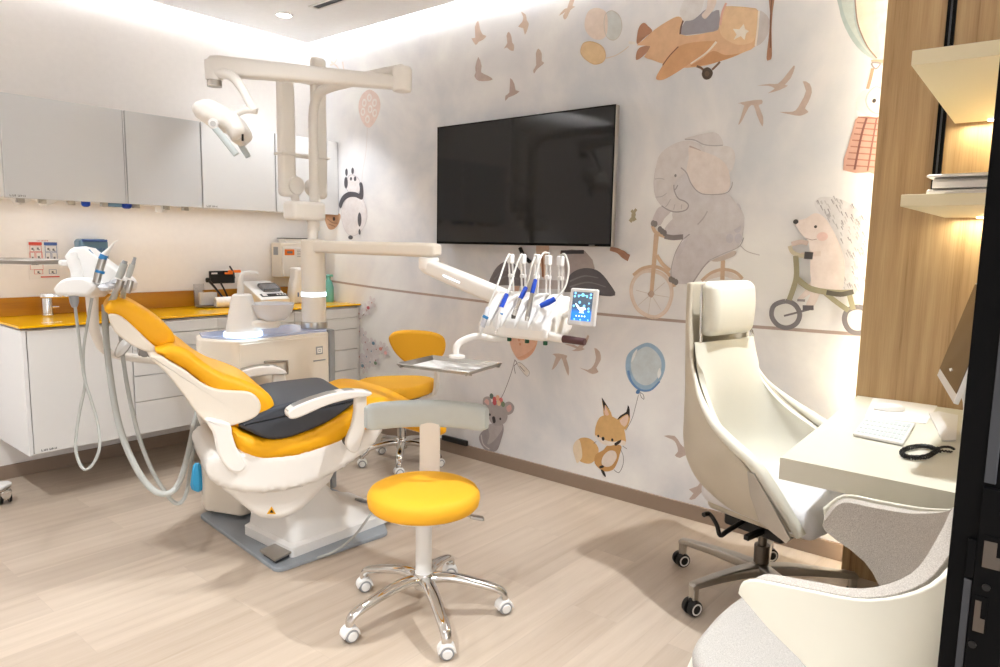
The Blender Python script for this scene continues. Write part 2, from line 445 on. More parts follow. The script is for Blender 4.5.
def text_bm(bm, s, size, Mx, depth=.0006, mi=0):
    cu = bpy.data.curves.new('t', 'FONT'); cu.body = s; cu.size = size; cu.extrude = depth/2; cu.align_x = 'CENTER'; cu.align_y = 'CENTER'; cu.resolution_u = 2
    o = bpy.data.objects.new('t', cu); COL.objects.link(o)
    dg = bpy.context.evaluated_depsgraph_get(); me = bpy.data.meshes.new_from_object(o.evaluated_get(dg))
    me.transform(Mx); n0 = len(bm.faces); bm.from_mesh(me); bm.faces.ensure_lookup_table()
    for f in bm.faces[n0:]: f.material_index = mi
    bpy.data.objects.remove(o); bpy.data.curves.remove(cu); bpy.data.meshes.remove(me)
def marks(bm, Mx, L, h, n=6, d=.0006, seed=1):
    """small illegible maker's mark: n letter-sized strokes"""
    rnd = random.Random(seed); w = L/n
    for k in range(n):
        x = -L/2+k*w; a = w*rnd.uniform(.12, .3)
        box(bm, x, x+a, -h/2, h/2*rnd.choice([1, .9, .6]), -d/2, d/2, Mx=Mx)
        if k % 3 != 2: box(bm, x+a, x+w*.72, *(sorted(rnd.choice([(h*.25, h*.5), (-h*.5, -h*.25), (-h*.12, h*.12)]))), -d/2, d/2, Mx=Mx)
        if k % 2: box(bm, x+w*.5, x+w*.72, -h/2, h/2*.8, -d/2, d/2, Mx=Mx)
def frameM(o, xa, ya):
    """matrix from origin and x / y axis directions"""
    x = V(xa).normalized(); y = V(ya); y = (y-x*y.dot(x)).normalized(); z = x.cross(y)
    m = Matrix((x, y, z)).transposed().to_4x4(); m.translation = V(o); return m
# ------------------------------------------------------------------ camera
cam = bpy.data.cameras.new('camera'); co = bpy.data.objects.new('camera', cam); COL.objects.link(co)
F_, PIT, ROL, YAW = 701.75, .12657, .017278, .877165
fw = V((sin(YAW)*cos(PIT), cos(YAW)*cos(PIT), -sin(PIT))); rt = V((cos(YAW), -sin(YAW), 0)); up = rt.cross(fw)
rr = rt*cos(ROL)+up*sin(ROL); uu = -rt*sin(ROL)+up*cos(ROL)
mw = Matrix((rr, uu, -fw)).transposed().to_4x4(); mw.translation = V((0, 0, 1.3))
co.matrix_world = mw; cam.sensor_width = 36; cam.lens = 36*F_/1000; cam.clip_start = .02
SC.camera = co
# ------------------------------------------------------------------ room: x = mural wall side, y = cabinet wall side
XW, YW, XB, YF, ZC = 3.10, 4.37, -1.3, .09, 2.655
def sbox(name, b, m, label, cat, bev=0):
    bm = B(); box(bm, *b, bev=bev); o = obj(name, bm, m); return struct(o, label, cat)
sbox('floor', (XB-.1, XW+.1, -1.6, YW+.1, -.06, 0), M['floor'], 'pale oak plank floor of the treatment room', 'floor')
sbox('ceiling', (XB+.08, XW-.08, YF+.08, YW-.08, ZC, ZC+.03), M['ceiling'], 'pale dropped ceiling with a light cove along the walls', 'ceiling')
sbox('ceiling', (XB-.1, XW+.1, -1.6, YW+.1, ZC+.16, ZC+.2), M['ceiling'], 'upper slab above the dropped ceiling cove', 'ceiling')
sbox('wall_left', (XB-.1, XW+.1, YW, YW+.1, 0, ZC+.16), M['wall'], 'plain white wall behind the cabinets and yellow worktop', 'wall')
sbox('wall_right', (XW, XW+.1, -1.6, YW, 0, ZC+.16), M['wall'], 'wall carrying the cloud wallpaper and the television', 'wall')
sbox('wall_back', (XB-.1, XB, -1.6, YW, 0, ZC+.16), M['wall'], 'white side wall left of the room', 'wall')
sbox('wall_front', (1.06, XW, YF-.14, YF, 0, ZC+.16), M['wall'], 'wall between the doorway and the desk', 'wall')
sbox('wall_front', (XB, -.45, YF-.14, YF, 0, ZC+.16), M['wall'], 'wall on the other side of the doorway', 'wall')
sbox('wall_front', (-.45, 1.06, YF-.14, YF, 2.3, ZC+.16), M['wall'], 'wall above the doorway', 'wall')
sbox('baseboard_right', (XW-.014, XW, .66, YW, 0, .075), M['skirting'], 'taupe skirting board under the wallpaper', 'baseboard', .002)
sbox('baseboard_left', (XB, XW-.014, YW-.014, YW, 0, .075), M['skirting'], 'taupe skirting board below the wall-hung cabinets', 'baseboard', .002)
# door jamb with latch hardware, right of the camera
jx = .97
bm = B(); box(bm, jx, 1.062, -.07, .0965, 0, 2.3, .002)
jamb = struct(obj('door_1', bm, M['matte_black']), 'black door jamb with latch plates at the right edge', 'door')
WM[jamb.name] = Matrix()
bm = B(); box(bm, jx-.003, jx+.004, .058, .0695, 1.035, 2.29, .0008); obj('jamb_strip', bm, M['dark_grey'], jamb, label='grey aluminium strip')
bm = B(); box(bm, jx-.003, jx+.004, .0705, .0785, .80, .915, .0008); obj('jamb_strip', bm, M['dark_grey'], jamb, label='short grey strip beside the latch plate')
bm = B(); box(bm, jx-.006, jx+.004, .036, .0695, .78, 1.03, .001); box(bm, jx-.0055, jx+.004, .0695, .0785, .918, .965, .001)
pl = obj('strike_plate', bm, M['matte_black'], jamb, label='black strike plate')
for (y0_, y1_, z0_, z1_) in ((.044, .0635, .935, .974), (.053, .066, .855, .90)):
    bm = B(); box(bm, jx-.0072, jx-.004, y0_, y1_, z0_, z1_); obj('latch_hole', bm, M['matte_black'], pl)
    bm = B(); box(bm, jx-.0078, jx-.0069, y0_+.001, y1_-.001, z0_+.001, z0_+(z1_-z0_)*.4); box(bm, jx-.0078, jx-.0069, y0_+.006, y1_-.001, z0_+(z1_-z0_)*.4, z1_-.006); obj('latch_liner', bm, M['darksteel'], pl, label='bright worn latch liner')
for (y_, z_) in ((.047, 1.003), (.056, .912), (.0635, .838)):
    bm = B(); cyl(bm, (jx-.0078, y_, z_), (jx, y_, z_), .0042, n=14); obj('plate_screw', bm, M['black'], pl)
# ceiling fittings
def downlight(x, y, lab, w=1.0, cone=96, aim=None):
    t = empty('ceiling_downlight', lab, 'ceiling light', (x, y, ZC), 0, 'recessed ceiling downlights')
    bm = B(); lathe(bm, [(.052, 0), (.052, -.004), (.047, -.006), (.043, -.003), (.043, .0)], 40, T(x, y, ZC), cap=False)
    obj('trim_ring', bm, M['white'], t)
    bm = B(); lathe(bm, [(.0429, -.001), (.0429, -.0025)], 40, T(x, y, ZC)); obj('diffuser', bm, M['lamp'], t)
    ld = bpy.data.lights.new('downlight_beam', 'SPOT'); ld.energy = w; ld.spot_size = R(cone); ld.spot_blend = .45; ld.shadow_soft_size = .025; ld.color = (.93, .97, 1)
    lo = bpy.data.objects.new('downlight_beam', ld); COL.objects.link(lo); lo.location = (x, y, ZC-.03)
    if aim: lo.rotation_euler = (V((aim[0], aim[1], 0))-V(lo.location)).to_track_quat('-Z', 'Y').to_euler()
    return t
def area(name, loc, rot, sx, sy, w, col=(1, 1, 1), spread=180):
    ld = bpy.data.lights.new(name, 'AREA'); ld.shape = 'RECTANGLE'; ld.size = sx; ld.size_y = sy; ld.energy = w; ld.color = col; ld.spread = R(spread)
    lo = bpy.data.objects.new(name, ld); COL.objects.link(lo); lo.location = loc; lo.rotation_euler = [R(a) for a in rot]
    return lo
# ------------------------------------------------------------------ wallpaper with painted figures, flat on the wall x = XW
mural = empty('wall_mural', 'pale cloud wallpaper with painted animals, balloons and birds across the television wall', 'wallpaper', (XW-.001, 2.5, 0))
bm = B(); box(bm, XW-.002, XW, YF, YW, .0, ZC+.16); obj('paper_sheet', bm, M['cloud'], mural)
class Art:
    def __init__(s, wash=.12): s.wash = wash; s.bm = bmesh.new(); s.lay = s.bm.loops.layers.float_color.new('col'); s.k = 0
    def face(s, pts, c, x):
        vs = [s.bm.verts.new((x, p[0], p[1])) for p in pts]
        try: f = s.bm.faces.new(vs)
        except ValueError: return
        c = [q*(1-s.wash)+w_*s.wash for q, w_ in zip(c, (236, 230, 228))]; cc = _lin(c)+(1,)
        for l in f.loops: l[s.lay] = cc
    def x(s): s.k += 1; return XW-.0024-.00012*s.k
    def fill(s, c, pts, sm=5):
        p = [(q.x, q.y) for q in catmull([(a, b, 0) for a, b in pts], sm, True)] if sm > 1 else pts
        s.face(p, c, s.x())
    def line(s, c, pts, w=.004, w2=None, sm=5):
        p = catmull([(a, b, 0) for a, b in pts], sm) if sm > 1 and len(pts) > 2 else [V((a, b, 0)) for a, b in pts]
        w2 = w if w2 is None else w2; L = []; Q = []; n = len(p); xx = s.x()
        for i in range(n):
            t = (p[min(i+1, n-1)]-p[max(i-1, 0)]).normalized(); nn = V((-t.y, t.x, 0)); ww = (w+(w2-w)*i/(n-1))/2
            L.append(p[i]+nn*ww); Q.append(p[i]-nn*ww)
        for i in range(n-1): s.face([(q.x, q.y) for q in (L[i], L[i+1], Q[i+1], Q[i])], c, xx)
    def ring(s, c, pts, w=.006):
        cl = [(q.x, q.y) for q in catmull([(a, b, 0) for a, b in pts], 5, True)]; s.line(c, cl+[cl[0]], w, sm=1)
    def done(s, name, lab):
        me = bpy.data.meshes.new(name); s.bm.transform(Matrix.Translation(-mural.location)); s.bm.to_mesh(me); s.bm.free(); me.materials.append(M['art'])
        o = bpy.data.objects.new(name, me); COL.objects.link(o); o.parent = mural; o['label'] = lab; return o
def ell(c, a, b, n=20, rot=0):
    return [(c[0]+a*cos(2*pi*i/n)*cos(rot)-b*sin(2*pi*i/n)*sin(rot), c[1]+a*cos(2*pi*i/n)*sin(rot)+b*sin(2*pi*i/n)*cos(rot)) for i in range(n)]
TAN, TAND, GREY, PINK, DK = (226, 182, 140), (190, 138, 104), (206, 206, 214), (242, 222, 212), (52, 48, 50)
# aeroplane
a = Art()
a.fill((172, 120, 90), [(1.755,2.261),(1.754,2.316),(1.742,2.343),(1.721,2.351),(1.699,2.332),(1.677,2.306),(1.71,2.286)])
a.fill((176, 126, 98), [(1.758,2.192),(1.756,2.221),(1.742,2.24),(1.712,2.245),(1.684,2.239),(1.698,2.215),(1.731,2.193),(1.749,2.187)],3)
a.fill((152, 150, 160), [(1.513,2.32),(1.47,2.322),(1.441,2.338),(1.415,2.353),(1.381,2.337),(1.352,2.338),(1.351,2.257),(1.406,2.253),(1.467,2.256),(1.533,2.267)],2)
a.fill((228, 226, 226), [(1.53,2.34),(1.509,2.322),(1.47,2.321),(1.441,2.345),(1.428,2.383),(1.429,2.424),(1.492,2.437),(1.529,2.403),(1.541,2.363)])
a.fill((232, 218, 210), [(1.433,2.333),(1.412,2.356),(1.407,2.392),(1.369,2.385),(1.375,2.352),(1.395,2.329),(1.417,2.313)])
a.fill(TAN, [(1.755,2.254),(1.726,2.271),(1.677,2.303),(1.629,2.326),(1.573,2.345),(1.546,2.347),(1.525,2.329),(1.531,2.267),(1.467,2.253),(1.406,2.253),(1.353,2.255),(1.348,2.293),(1.337,2.332),(1.323,2.349),(1.266,2.337),(1.209,2.321),(1.177,2.302),(1.176,2.23),(1.182,2.159),(1.226,2.143),(1.281,2.128),(1.339,2.119),(1.398,2.111),(1.459,2.112),(1.522,2.118),(1.612,2.148),(1.671,2.175),(1.714,2.196),(1.682,2.238)],2)
a.fill((236, 200, 156), [(1.347,2.26),(1.339,2.312),(1.323,2.346),(1.251,2.33),(1.18,2.301),(1.181,2.231),(1.193,2.181),(1.256,2.177),(1.323,2.215)])
a.fill((202, 146, 98), [(1.475,2.118),(1.422,2.142),(1.371,2.169),(1.311,2.142),(1.247,2.139),(1.31,2.124),(1.383,2.115)])
a.fill((214, 160, 112), [(1.646,2.088),(1.619,2.135),(1.581,2.18),(1.535,2.215),(1.465,2.221),(1.389,2.214),(1.355,2.207),(1.387,2.178),(1.46,2.141),(1.537,2.102),(1.608,2.077)])
a.line((246, 236, 222), [(1.357,2.206),(1.401,2.166),(1.475,2.129)],.012,.006)
a.line((120, 76, 50), [(1.615,2.142),(1.581,2.18),(1.539,2.214)],.006)
a.line((90, 60, 50), [(1.521,2.325),(1.531,2.295),(1.533,2.267)],.008)
a.fill((206, 200, 200), [(1.176,2.3),(1.145,2.283),(1.124,2.247),(1.127,2.209),(1.149,2.173),(1.18,2.162),(1.176,2.23)],3)
a.line((244, 234, 222), [(1.175,2.301),(1.176,2.23),(1.181,2.16)],.008)
a.fill((248, 240, 228), [(1.238,2.26),(1.23,2.237),(1.213,2.226),(1.225,2.217),(1.23,2.192),(1.248,2.211),(1.279,2.201),(1.267,2.221),(1.285,2.248),(1.256,2.241)],1)
a.fill((172, 124, 96), [(1.137,2.358),(1.113,2.354),(1.117,2.284),(1.116,2.207),(1.108,2.108),(1.118,2.093),(1.13,2.102),(1.126,2.196),(1.126,2.273)],3)
a.line((120, 76, 52), [(1.123,2.349),(1.124,2.266),(1.116,2.142)],.006)
a.line((110, 80, 60), [(1.444,2.114),(1.424,2.104),(1.411,2.093)],.01); a.line((110, 80, 60), [(1.335,2.117),(1.353,2.101),(1.37,2.088)],.01)
a.fill((66, 52, 40), [(1.391,2.102),(1.37,2.086),(1.366,2.068),(1.379,2.05),(1.402,2.051),(1.417,2.072),(1.412,2.095)])
a.fill((96, 76, 58), [(1.392,2.086),(1.381,2.074),(1.388,2.062),(1.401,2.066),(1.404,2.08)])
a.line((232, 180, 160), [(1.344,2.273),(1.337,2.325),(1.321,2.362)],.01)
a.done('painted_aeroplane', 'painted tan aeroplane with a white star')
# balloons towed behind the aeroplane
a = Art()
a.fill((214, 218, 216), [(1.933,2.432),(1.897,2.438),(1.855,2.403),(1.841,2.352),(1.857,2.311),(1.891,2.3),(1.929,2.328),(1.943,2.39)])
a.fill((236, 218, 204), [(2.055,2.43),(2.031,2.466),(1.982,2.468),(1.933,2.437),(1.922,2.376),(1.929,2.328),(1.964,2.314),(2.014,2.332),(2.053,2.379)])
a.fill((238, 206, 158), [(2.075,2.286),(2.057,2.314),(2.007,2.311),(1.95,2.28),(1.928,2.237),(1.941,2.206),(1.99,2.201),(2.041,2.23),(2.07,2.26)])
a.line((222, 206, 190), [(1.927,2.22),(1.871,2.225),(1.825,2.242),(1.8,2.256)],.004)
a.line((240, 236, 230), [(1.801,2.275),(1.763,2.264)],.012)
a.ring((206, 200, 192), [(1.933,2.432),(1.897,2.438),(1.855,2.403),(1.841,2.352),(1.857,2.311),(1.891,2.3),(1.929,2.328),(1.943,2.39)],.004)
a.ring((222, 180, 130), [(2.075,2.286),(2.057,2.314),(2.007,2.311),(1.95,2.28),(1.928,2.237),(1.941,2.206),(1.99,2.201),(2.041,2.23),(2.07,2.26)],.004)
a.done('painted_balloons', 'three painted pale party balloons on strings')
# birds
BR = (198, 178, 168)
def bird(lab, *polys, c=BR):
    a = Art()
    for p in polys: a.fill(c, p, 2)
    a.done('painted_bird', lab)
UP = 'painted beige bird silhouette in the flock above the television'
bird(UP, [(2.776,2.55),(2.76,2.501),(2.739,2.469),(2.712,2.457),(2.738,2.441),(2.77,2.435),(2.792,2.422),(2.825,2.464),(2.796,2.462),(2.8,2.52)],c=(222, 196, 178))
bird(UP, [(2.467,2.54),(2.435,2.52),(2.428,2.492),(2.414,2.471),(2.421,2.443),(2.438,2.418),(2.45,2.453),(2.485,2.467),(2.458,2.487),(2.452,2.513)],c=(216, 192, 174))
bird(UP, [(2.549,2.452),(2.531,2.423),(2.525,2.392),(2.512,2.377),(2.514,2.347),(2.542,2.356),(2.562,2.372),(2.583,2.369),(2.559,2.395),(2.566,2.435)],c=(210, 186, 172))
bird(UP, [(2.345,2.332),(2.322,2.304),(2.321,2.266),(2.304,2.253),(2.331,2.238),(2.356,2.223),(2.369,2.208),(2.376,2.226),(2.357,2.25),(2.361,2.31)],c=(200, 180, 170))
bird(UP, [(2.771,2.353),(2.745,2.3),(2.748,2.266),(2.7,2.242),(2.659,2.216),(2.707,2.213),(2.763,2.221),(2.787,2.236),(2.799,2.255),(2.789,2.271),(2.793,2.301)],c=(194, 174, 166))
bird(UP, [(2.534,2.206),(2.504,2.171),(2.494,2.137),(2.467,2.127),(2.507,2.111),(2.544,2.104),(2.566,2.089),(2.565,2.117),(2.538,2.131)],c=(194, 172, 164))
bird(UP, [(2.148,2.543),(2.122,2.538),(2.134,2.507),(2.117,2.5),(2.146,2.489),(2.162,2.462),(2.179,2.448),(2.191,2.47),(2.168,2.497)],[(2.165,2.491),(2.217,2.474),(2.185,2.5),(2.166,2.501)],c=(222, 198, 178))
RB = 'painted taupe gull of the group right of the aeroplane'
bird(RB, [(1.164,1.994),(1.11,1.995),(1.076,1.991),(1.049,2.016),(1.016,2.056),(1.012,2.043),(1.025,2.006),(1.047,1.983),(1.034,1.978),(1.068,1.964),(1.117,1.957),(1.088,1.972),(1.116,1.988)])
bird(RB, [(0.9751,1.988),(0.9464,1.974),(0.9363,1.938),(0.9476,1.901),(0.9585,1.877),(0.9436,1.862),(0.9758,1.85),(1.015,1.859),(1.062,1.874),(1.022,1.87),(0.9954,1.874),(0.9769,1.904),(0.9596,1.947)])
bird(RB, [(1.246,1.929),(1.195,1.934),(1.14,1.933),(1.139,1.915),(1.152,1.91),(1.13,1.861),(1.13,1.82),(1.157,1.871),(1.173,1.913),(1.194,1.908),(1.219,1.857),(1.237,1.838),(1.215,1.917)])
LB = 'painted taupe gull of the group right of the peach balloon'
bird(LB, [(2.123,0.7729),(2.065,0.776),(2.036,0.7676),(2.015,0.7943),(1.971,0.8316),(1.981,0.7977),(2.008,0.7647),(1.991,0.7608),(2.03,0.7451),(2.076,0.7428),(2.046,0.7578)])
bird(LB, [(1.935,0.7726),(1.902,0.7564),(1.893,0.7149),(1.918,0.6692),(1.904,0.6496),(1.94,0.6335),(1.98,0.644),(2.025,0.6586),(1.97,0.651),(1.935,0.6814),(1.923,0.7256)])
bird(LB, [(2.202,0.708),(2.16,0.7173),(2.103,0.712),(2.109,0.6965),(2.09,0.6474),(2.092,0.6029),(2.122,0.6581),(2.141,0.6943),(2.168,0.6524),(2.203,0.621),(2.177,0.696)])
bird('painted taupe gull beside the office chair', [(1.519,0.3812),(1.462,0.3921),(1.432,0.3603),(1.403,0.342),(1.369,0.3571),(1.356,0.3357),(1.351,0.2969),(1.395,0.3117),(1.429,0.2885),(1.457,0.2959),(1.441,0.3181),(1.453,0.3561),(1.475,0.372)])
bird('painted taupe gull low on the wallpaper behind the office chair', [(1.375,0.1443),(1.332,0.1707),(1.299,0.2225),(1.261,0.2116),(1.264,0.1844),(1.298,0.163),(1.342,0.1052),(1.372,0.0963),(1.351,0.1301)])
# elephant riding a bicycle
a = Art(.5)
for c, w in (((236, 214, 196), .016),):
    a.ring(c, [(1.625,1.185),(1.564,1.168),(1.524,1.125),(1.514,1.067),(1.538,0.9996),(1.586,0.9623),(1.637,0.9651),(1.696,0.9966),(1.73,1.063),(1.726,1.123),(1.685,1.172)],.02)
a.ring((222, 190, 160), [(1.625,1.191),(1.565,1.174),(1.519,1.125),(1.51,1.068),(1.533,0.9957),(1.586,0.9581),(1.642,0.9579),(1.7,0.992),(1.736,1.063),(1.731,1.127),(1.687,1.176)],.004)
a.fill((240, 226, 212), [(1.354,1.149),(1.315,1.182),(1.267,1.198),(1.218,1.186),(1.177,1.157),(1.233,1.166),(1.265,1.173),(1.306,1.163)])
a.line((204, 158, 112), [(1.367,1.148),(1.323,1.186),(1.267,1.204),(1.211,1.194),(1.176,1.166)],.014)
for q in ([(1.622,1.071),(1.705,1.086)], [(1.622,1.071),(1.692,1.01)], [(1.622,1.071),(1.633,0.9714)], [(1.622,1.071),(1.565,0.9976)], [(1.622,1.071),(1.527,1.062)], [(1.622,1.071),(1.552,1.131)]): a.line((206, 198, 192), q, .003)
a.line((200, 150, 100), [(1.724,1.159),(1.677,1.193),(1.612,1.205),(1.556,1.189),(1.519,1.154),(1.501,1.113)],.016)
a.line((210, 160, 108), [(1.601,1.26),(1.567,1.218),(1.528,1.19)],.018)
a.line((206, 156, 104), [(1.607,1.361),(1.613,1.229),(1.62,1.078)],.026,.02)
a.fill((160, 120, 96), [(1.621,1.09),(1.604,1.075),(1.619,1.054),(1.64,1.07)])
a.line((206, 156, 104), [(1.631,1.402),(1.611,1.369),(1.563,1.351)],.018)
a.line((206, 156, 104), [(1.27,1.246),(1.269,1.2),(1.268,1.157)],.02)
a.fill((190, 172, 160), [(1.331,1.245),(1.287,1.265),(1.22,1.289),(1.217,1.269),(1.262,1.247),(1.302,1.238)])
# body, leg, arms
a.fill((204, 202, 210), [(1.356,1.471),(1.27,1.515),(1.205,1.476),(1.184,1.423),(1.186,1.363),(1.202,1.309),(1.24,1.282),(1.318,1.245),(1.366,1.204),(1.409,1.138),(1.491,1.13),(1.523,1.149),(1.52,1.207),(1.499,1.281),(1.467,1.337),(1.528,1.337),(1.57,1.369),(1.533,1.426),(1.433,1.496)])
a.fill((206, 200, 206), [(1.631,1.41),(1.624,1.451),(1.594,1.491),(1.535,1.474),(1.569,1.434),(1.59,1.403)])
a.fill((196, 194, 204), [(1.499,1.281),(1.475,1.321),(1.446,1.342),(1.464,1.289),(1.497,1.24)])
a.line((120, 116, 126), [(1.352,1.475),(1.37,1.432),(1.41,1.385),(1.463,1.341)],.006)
a.line((130, 124, 134), [(1.335,1.241),(1.366,1.204),(1.409,1.138)],.006)
a.line((130, 124, 134), [(1.467,1.341),(1.503,1.276),(1.521,1.199),(1.518,1.149)],.004)
a.line((150, 146, 154), [(1.335,1.243),(1.271,1.274),(1.202,1.306),(1.181,1.347)],.004)
a.line((190, 186, 190), [(1.195,1.313),(1.162,1.287),(1.106,1.272)],.004)
a.line((70, 62, 66), [(1.563,1.351),(1.52,1.345),(1.468,1.349)],.024)
for q in ([(1.627,1.412)], [(1.615,1.409)], [(1.589,1.384)], [(1.577,1.374)], [(1.564,1.366)], [(1.52,1.148)], [(1.507,1.142)], [(1.493,1.136)]): a.fill((46, 44, 46), ell(q[0], .012, .015), 1)
for q in ([(1.238,1.442)], [(1.202,1.431)], [(1.275,1.397)], [(1.211,1.389)], [(1.244,1.343)], [(1.204,1.344)], [(1.216,1.469)], [(1.262,1.5)], [(1.219,1.476)], [(1.238,1.444)]): a.fill((184, 184, 200), ell(q[0], .017, .021), 1)
# neck, head
a.fill((208, 207, 213), [(1.474,1.574),(1.369,1.537),(1.271,1.54),(1.22,1.493),(1.182,1.42),(1.274,1.367),(1.462,1.367),(1.528,1.451)])
a.fill((228, 226, 227), [(1.396,1.752),(1.318,1.753),(1.262,1.742),(1.24,1.702),(1.25,1.644),(1.29,1.633),(1.37,1.684)])
a.fill((216, 214, 216), [(1.486,1.796),(1.428,1.808),(1.335,1.812),(1.297,1.757),(1.339,1.753),(1.382,1.761),(1.426,1.782)])
a.fill((218, 215, 217), [(1.624,1.671),(1.611,1.726),(1.567,1.764),(1.5,1.787),(1.441,1.782),(1.388,1.745),(1.354,1.65),(1.371,1.563),(1.427,1.538),(1.503,1.561),(1.509,1.534),(1.455,1.505),(1.45,1.481),(1.483,1.464),(1.536,1.468),(1.584,1.497),(1.618,1.544),(1.63,1.601)])
a.fill((205, 204, 211), [(1.527,1.59),(1.484,1.636),(1.447,1.634),(1.421,1.565),(1.355,1.536),(1.382,1.517),(1.448,1.505),(1.502,1.534)])
a.fill((240, 226, 218), [(1.458,1.757),(1.395,1.735),(1.322,1.704),(1.278,1.665),(1.258,1.612),(1.258,1.566),(1.285,1.544),(1.362,1.54),(1.414,1.565),(1.446,1.607),(1.466,1.649),(1.459,1.71)])
a.line((126, 118, 124), [(1.495,1.667),(1.466,1.642),(1.441,1.593),(1.406,1.555),(1.362,1.54),(1.278,1.542),(1.25,1.566),(1.245,1.592)],.006,.003)
a.line((160, 130, 124), [(1.458,1.761),(1.432,1.751),(1.402,1.738)],.008,.003)
a.line((140, 136, 142), [(1.482,1.794),(1.434,1.787),(1.389,1.764),(1.339,1.755),(1.299,1.754)],.005)
a.line((110, 106, 112), [(1.526,1.59),(1.522,1.562),(1.501,1.527),(1.467,1.512),(1.448,1.494),(1.461,1.472),(1.505,1.464),(1.544,1.472),(1.584,1.494)],.006)
a.line((110, 106, 112), [(1.506,1.588),(1.515,1.572),(1.524,1.565)],.006)
for q in ([(1.626,1.621),(1.598,1.623),(1.576,1.617)], [(1.619,1.536),(1.586,1.538),(1.56,1.553)], [(1.539,1.524),(1.553,1.5),(1.564,1.488)], [(1.516,1.499),(1.521,1.475)], [(1.481,1.499),(1.483,1.476)]): a.line((160, 156, 160), q, .004)
a.fill((40, 40, 42), ell([(1.52,1.632)][0], .006, .007), 1)
a.line((150, 146, 154), [(1.398,1.405),(1.371,1.435),(1.354,1.465)],.006)
a.line((196, 190, 196), [(1.624,1.671),(1.63,1.601),(1.616,1.537),(1.584,1.494)],.003)
a.done('painted_elephant', 'painted pale grey elephant riding a tan bicycle')
# hedgehog on a tricycle
a = Art(.12)
a.fill((222, 222, 226), [(0.8924,1.48),(0.8853,1.508),(0.8542,1.516),(0.8002,1.506),(0.746,1.477),(0.7043,1.43),(0.6861,1.357),(0.6869,1.256),(0.6933,1.172),(0.7155,1.124),(0.7641,1.131),(0.7599,1.254),(0.7975,1.347),(0.8475,1.422)])
random.seed(3)
hed = [(0.8846,1.498),(0.8567,1.488),(0.8257,1.492),(0.7894,1.478),(0.8326,1.464),(0.7961,1.45),(0.7619,1.458),(0.7255,1.43),(0.7766,1.422),(0.7452,1.407),(0.7135,1.384),(0.7645,1.375),(0.7279,1.347),(0.7826,1.384),(0.7517,1.319),(0.7165,1.311),(0.7016,1.339),(0.7402,1.282),(0.7088,1.264),(0.7455,1.235),(0.7139,1.218),(0.7333,1.189),(0.7061,1.171),(0.7436,1.151),(0.7212,1.142),(0.7544,1.179),(0.6974,1.283),(0.8118,1.422),(0.8592,1.46)]
for p in hed:
    for k in range(4):
        q = (p[0]+random.uniform(-.03, .03), p[1]+random.uniform(-.03, .03)); s_ = random.uniform(.012, .022)
        a.line(random.choice([(176, 176, 182), (150, 148, 154), (196, 194, 198)]), [q, (q[0]-s_*.5, q[1]-s_)], .005, .002, 1)
a.fill((240, 226, 220), [(0.9623,1.414),(0.9211,1.428),(0.8857,1.449),(0.8482,1.432),(0.8084,1.375),(0.7771,1.31),(0.7559,1.235),(0.7567,1.15),(0.7816,1.128),(0.8174,1.128),(0.8689,1.144),(0.8868,1.202),(0.8915,1.269),(0.9054,1.336),(0.9304,1.36),(0.9512,1.389)])
a.fill((242, 228, 222), [(0.8755,1.173),(0.8292,1.165),(0.8439,1.116),(0.8634,1.067),(0.8959,1.064),(0.8807,1.114),(0.9163,1.087),(0.9309,1.091),(0.9006,1.133)])
a.line((226, 206, 198), [(0.9703,1.321),(0.9331,1.331),(0.9046,1.325)],.02); a.line((232, 214, 204), [(0.8512,1.284),(0.8923,1.281),(0.9293,1.276)],.02)
a.fill((40, 36, 38), ell([(0.9595,1.415)][0], .011, .01), 1); a.fill((60, 56, 54), ell([(0.8791,1.394)][0], .006, .006), 1)
a.fill((240, 206, 198), ell([(0.8499,1.354)][0], .022, .018), 1)
a.line((170, 140, 134), [(0.9155,1.348),(0.8918,1.34),(0.8709,1.343)],.003)
OL = (160, 154, 124)
a.ring((116, 112, 118), [(0.979,1.079),(0.9387,1.066),(0.917,1.028),(0.9285,0.9875),(0.9656,0.9662),(1.006,0.9758),(1.033,1.012),(1.026,1.057)],.02)
a.ring((116, 112, 118), [(0.6946,1.074),(0.6638,1.062),(0.6505,1.02),(0.6578,0.9823),(0.691,0.9689),(0.7223,0.9812),(0.7408,1.018),(0.7323,1.057)],.02)
a.line((206, 196, 170), [(0.9775,1.314),(0.9632,1.287),(0.9244,1.273),(0.9014,1.279)],.016)
a.line(OL, [(0.9499,1.273),(0.9416,1.18),(0.9639,1.085)],.022); a.line(OL, [(0.9416,1.18),(0.8824,1.139),(0.7994,1.127),(0.7204,1.131)],.024)
a.line(OL, [(0.8265,1.127),(0.779,1.091),(0.7279,1.057)],.02); a.line(OL, [(0.7302,1.123),(0.711,1.063)],.02)
a.line((80, 76, 66), [(0.8173,1.126),(0.7634,1.121),(0.7155,1.135)],.02)
a.line((60, 56, 58), [(0.9153,1.276),(0.8808,1.274)],.03); a.line((110, 104, 110), [(0.9807,1.016),(0.8628,1.057)],.008)
a.line((90, 84, 90), [(0.9067,1.057),(0.8629,1.059)],.02); a.line((150, 144, 146), [(0.9305,1.087),(0.8993,1.087)],.01)
a.done('painted_hedgehog', 'painted grey hedgehog riding an olive tricycle')
# ground line the riders travel along
a = Art()
a.line((176, 156, 148), [(4.165,1.017),(3.58,0.9908),(3.066,0.975),(2.434,0.9567),(1.909,0.9517),(1.415,0.9518),(0.9998,0.9583),(0.6754,0.9631)],.014)
a.done('painted_line', 'thin painted taupe line running across the wallpaper')
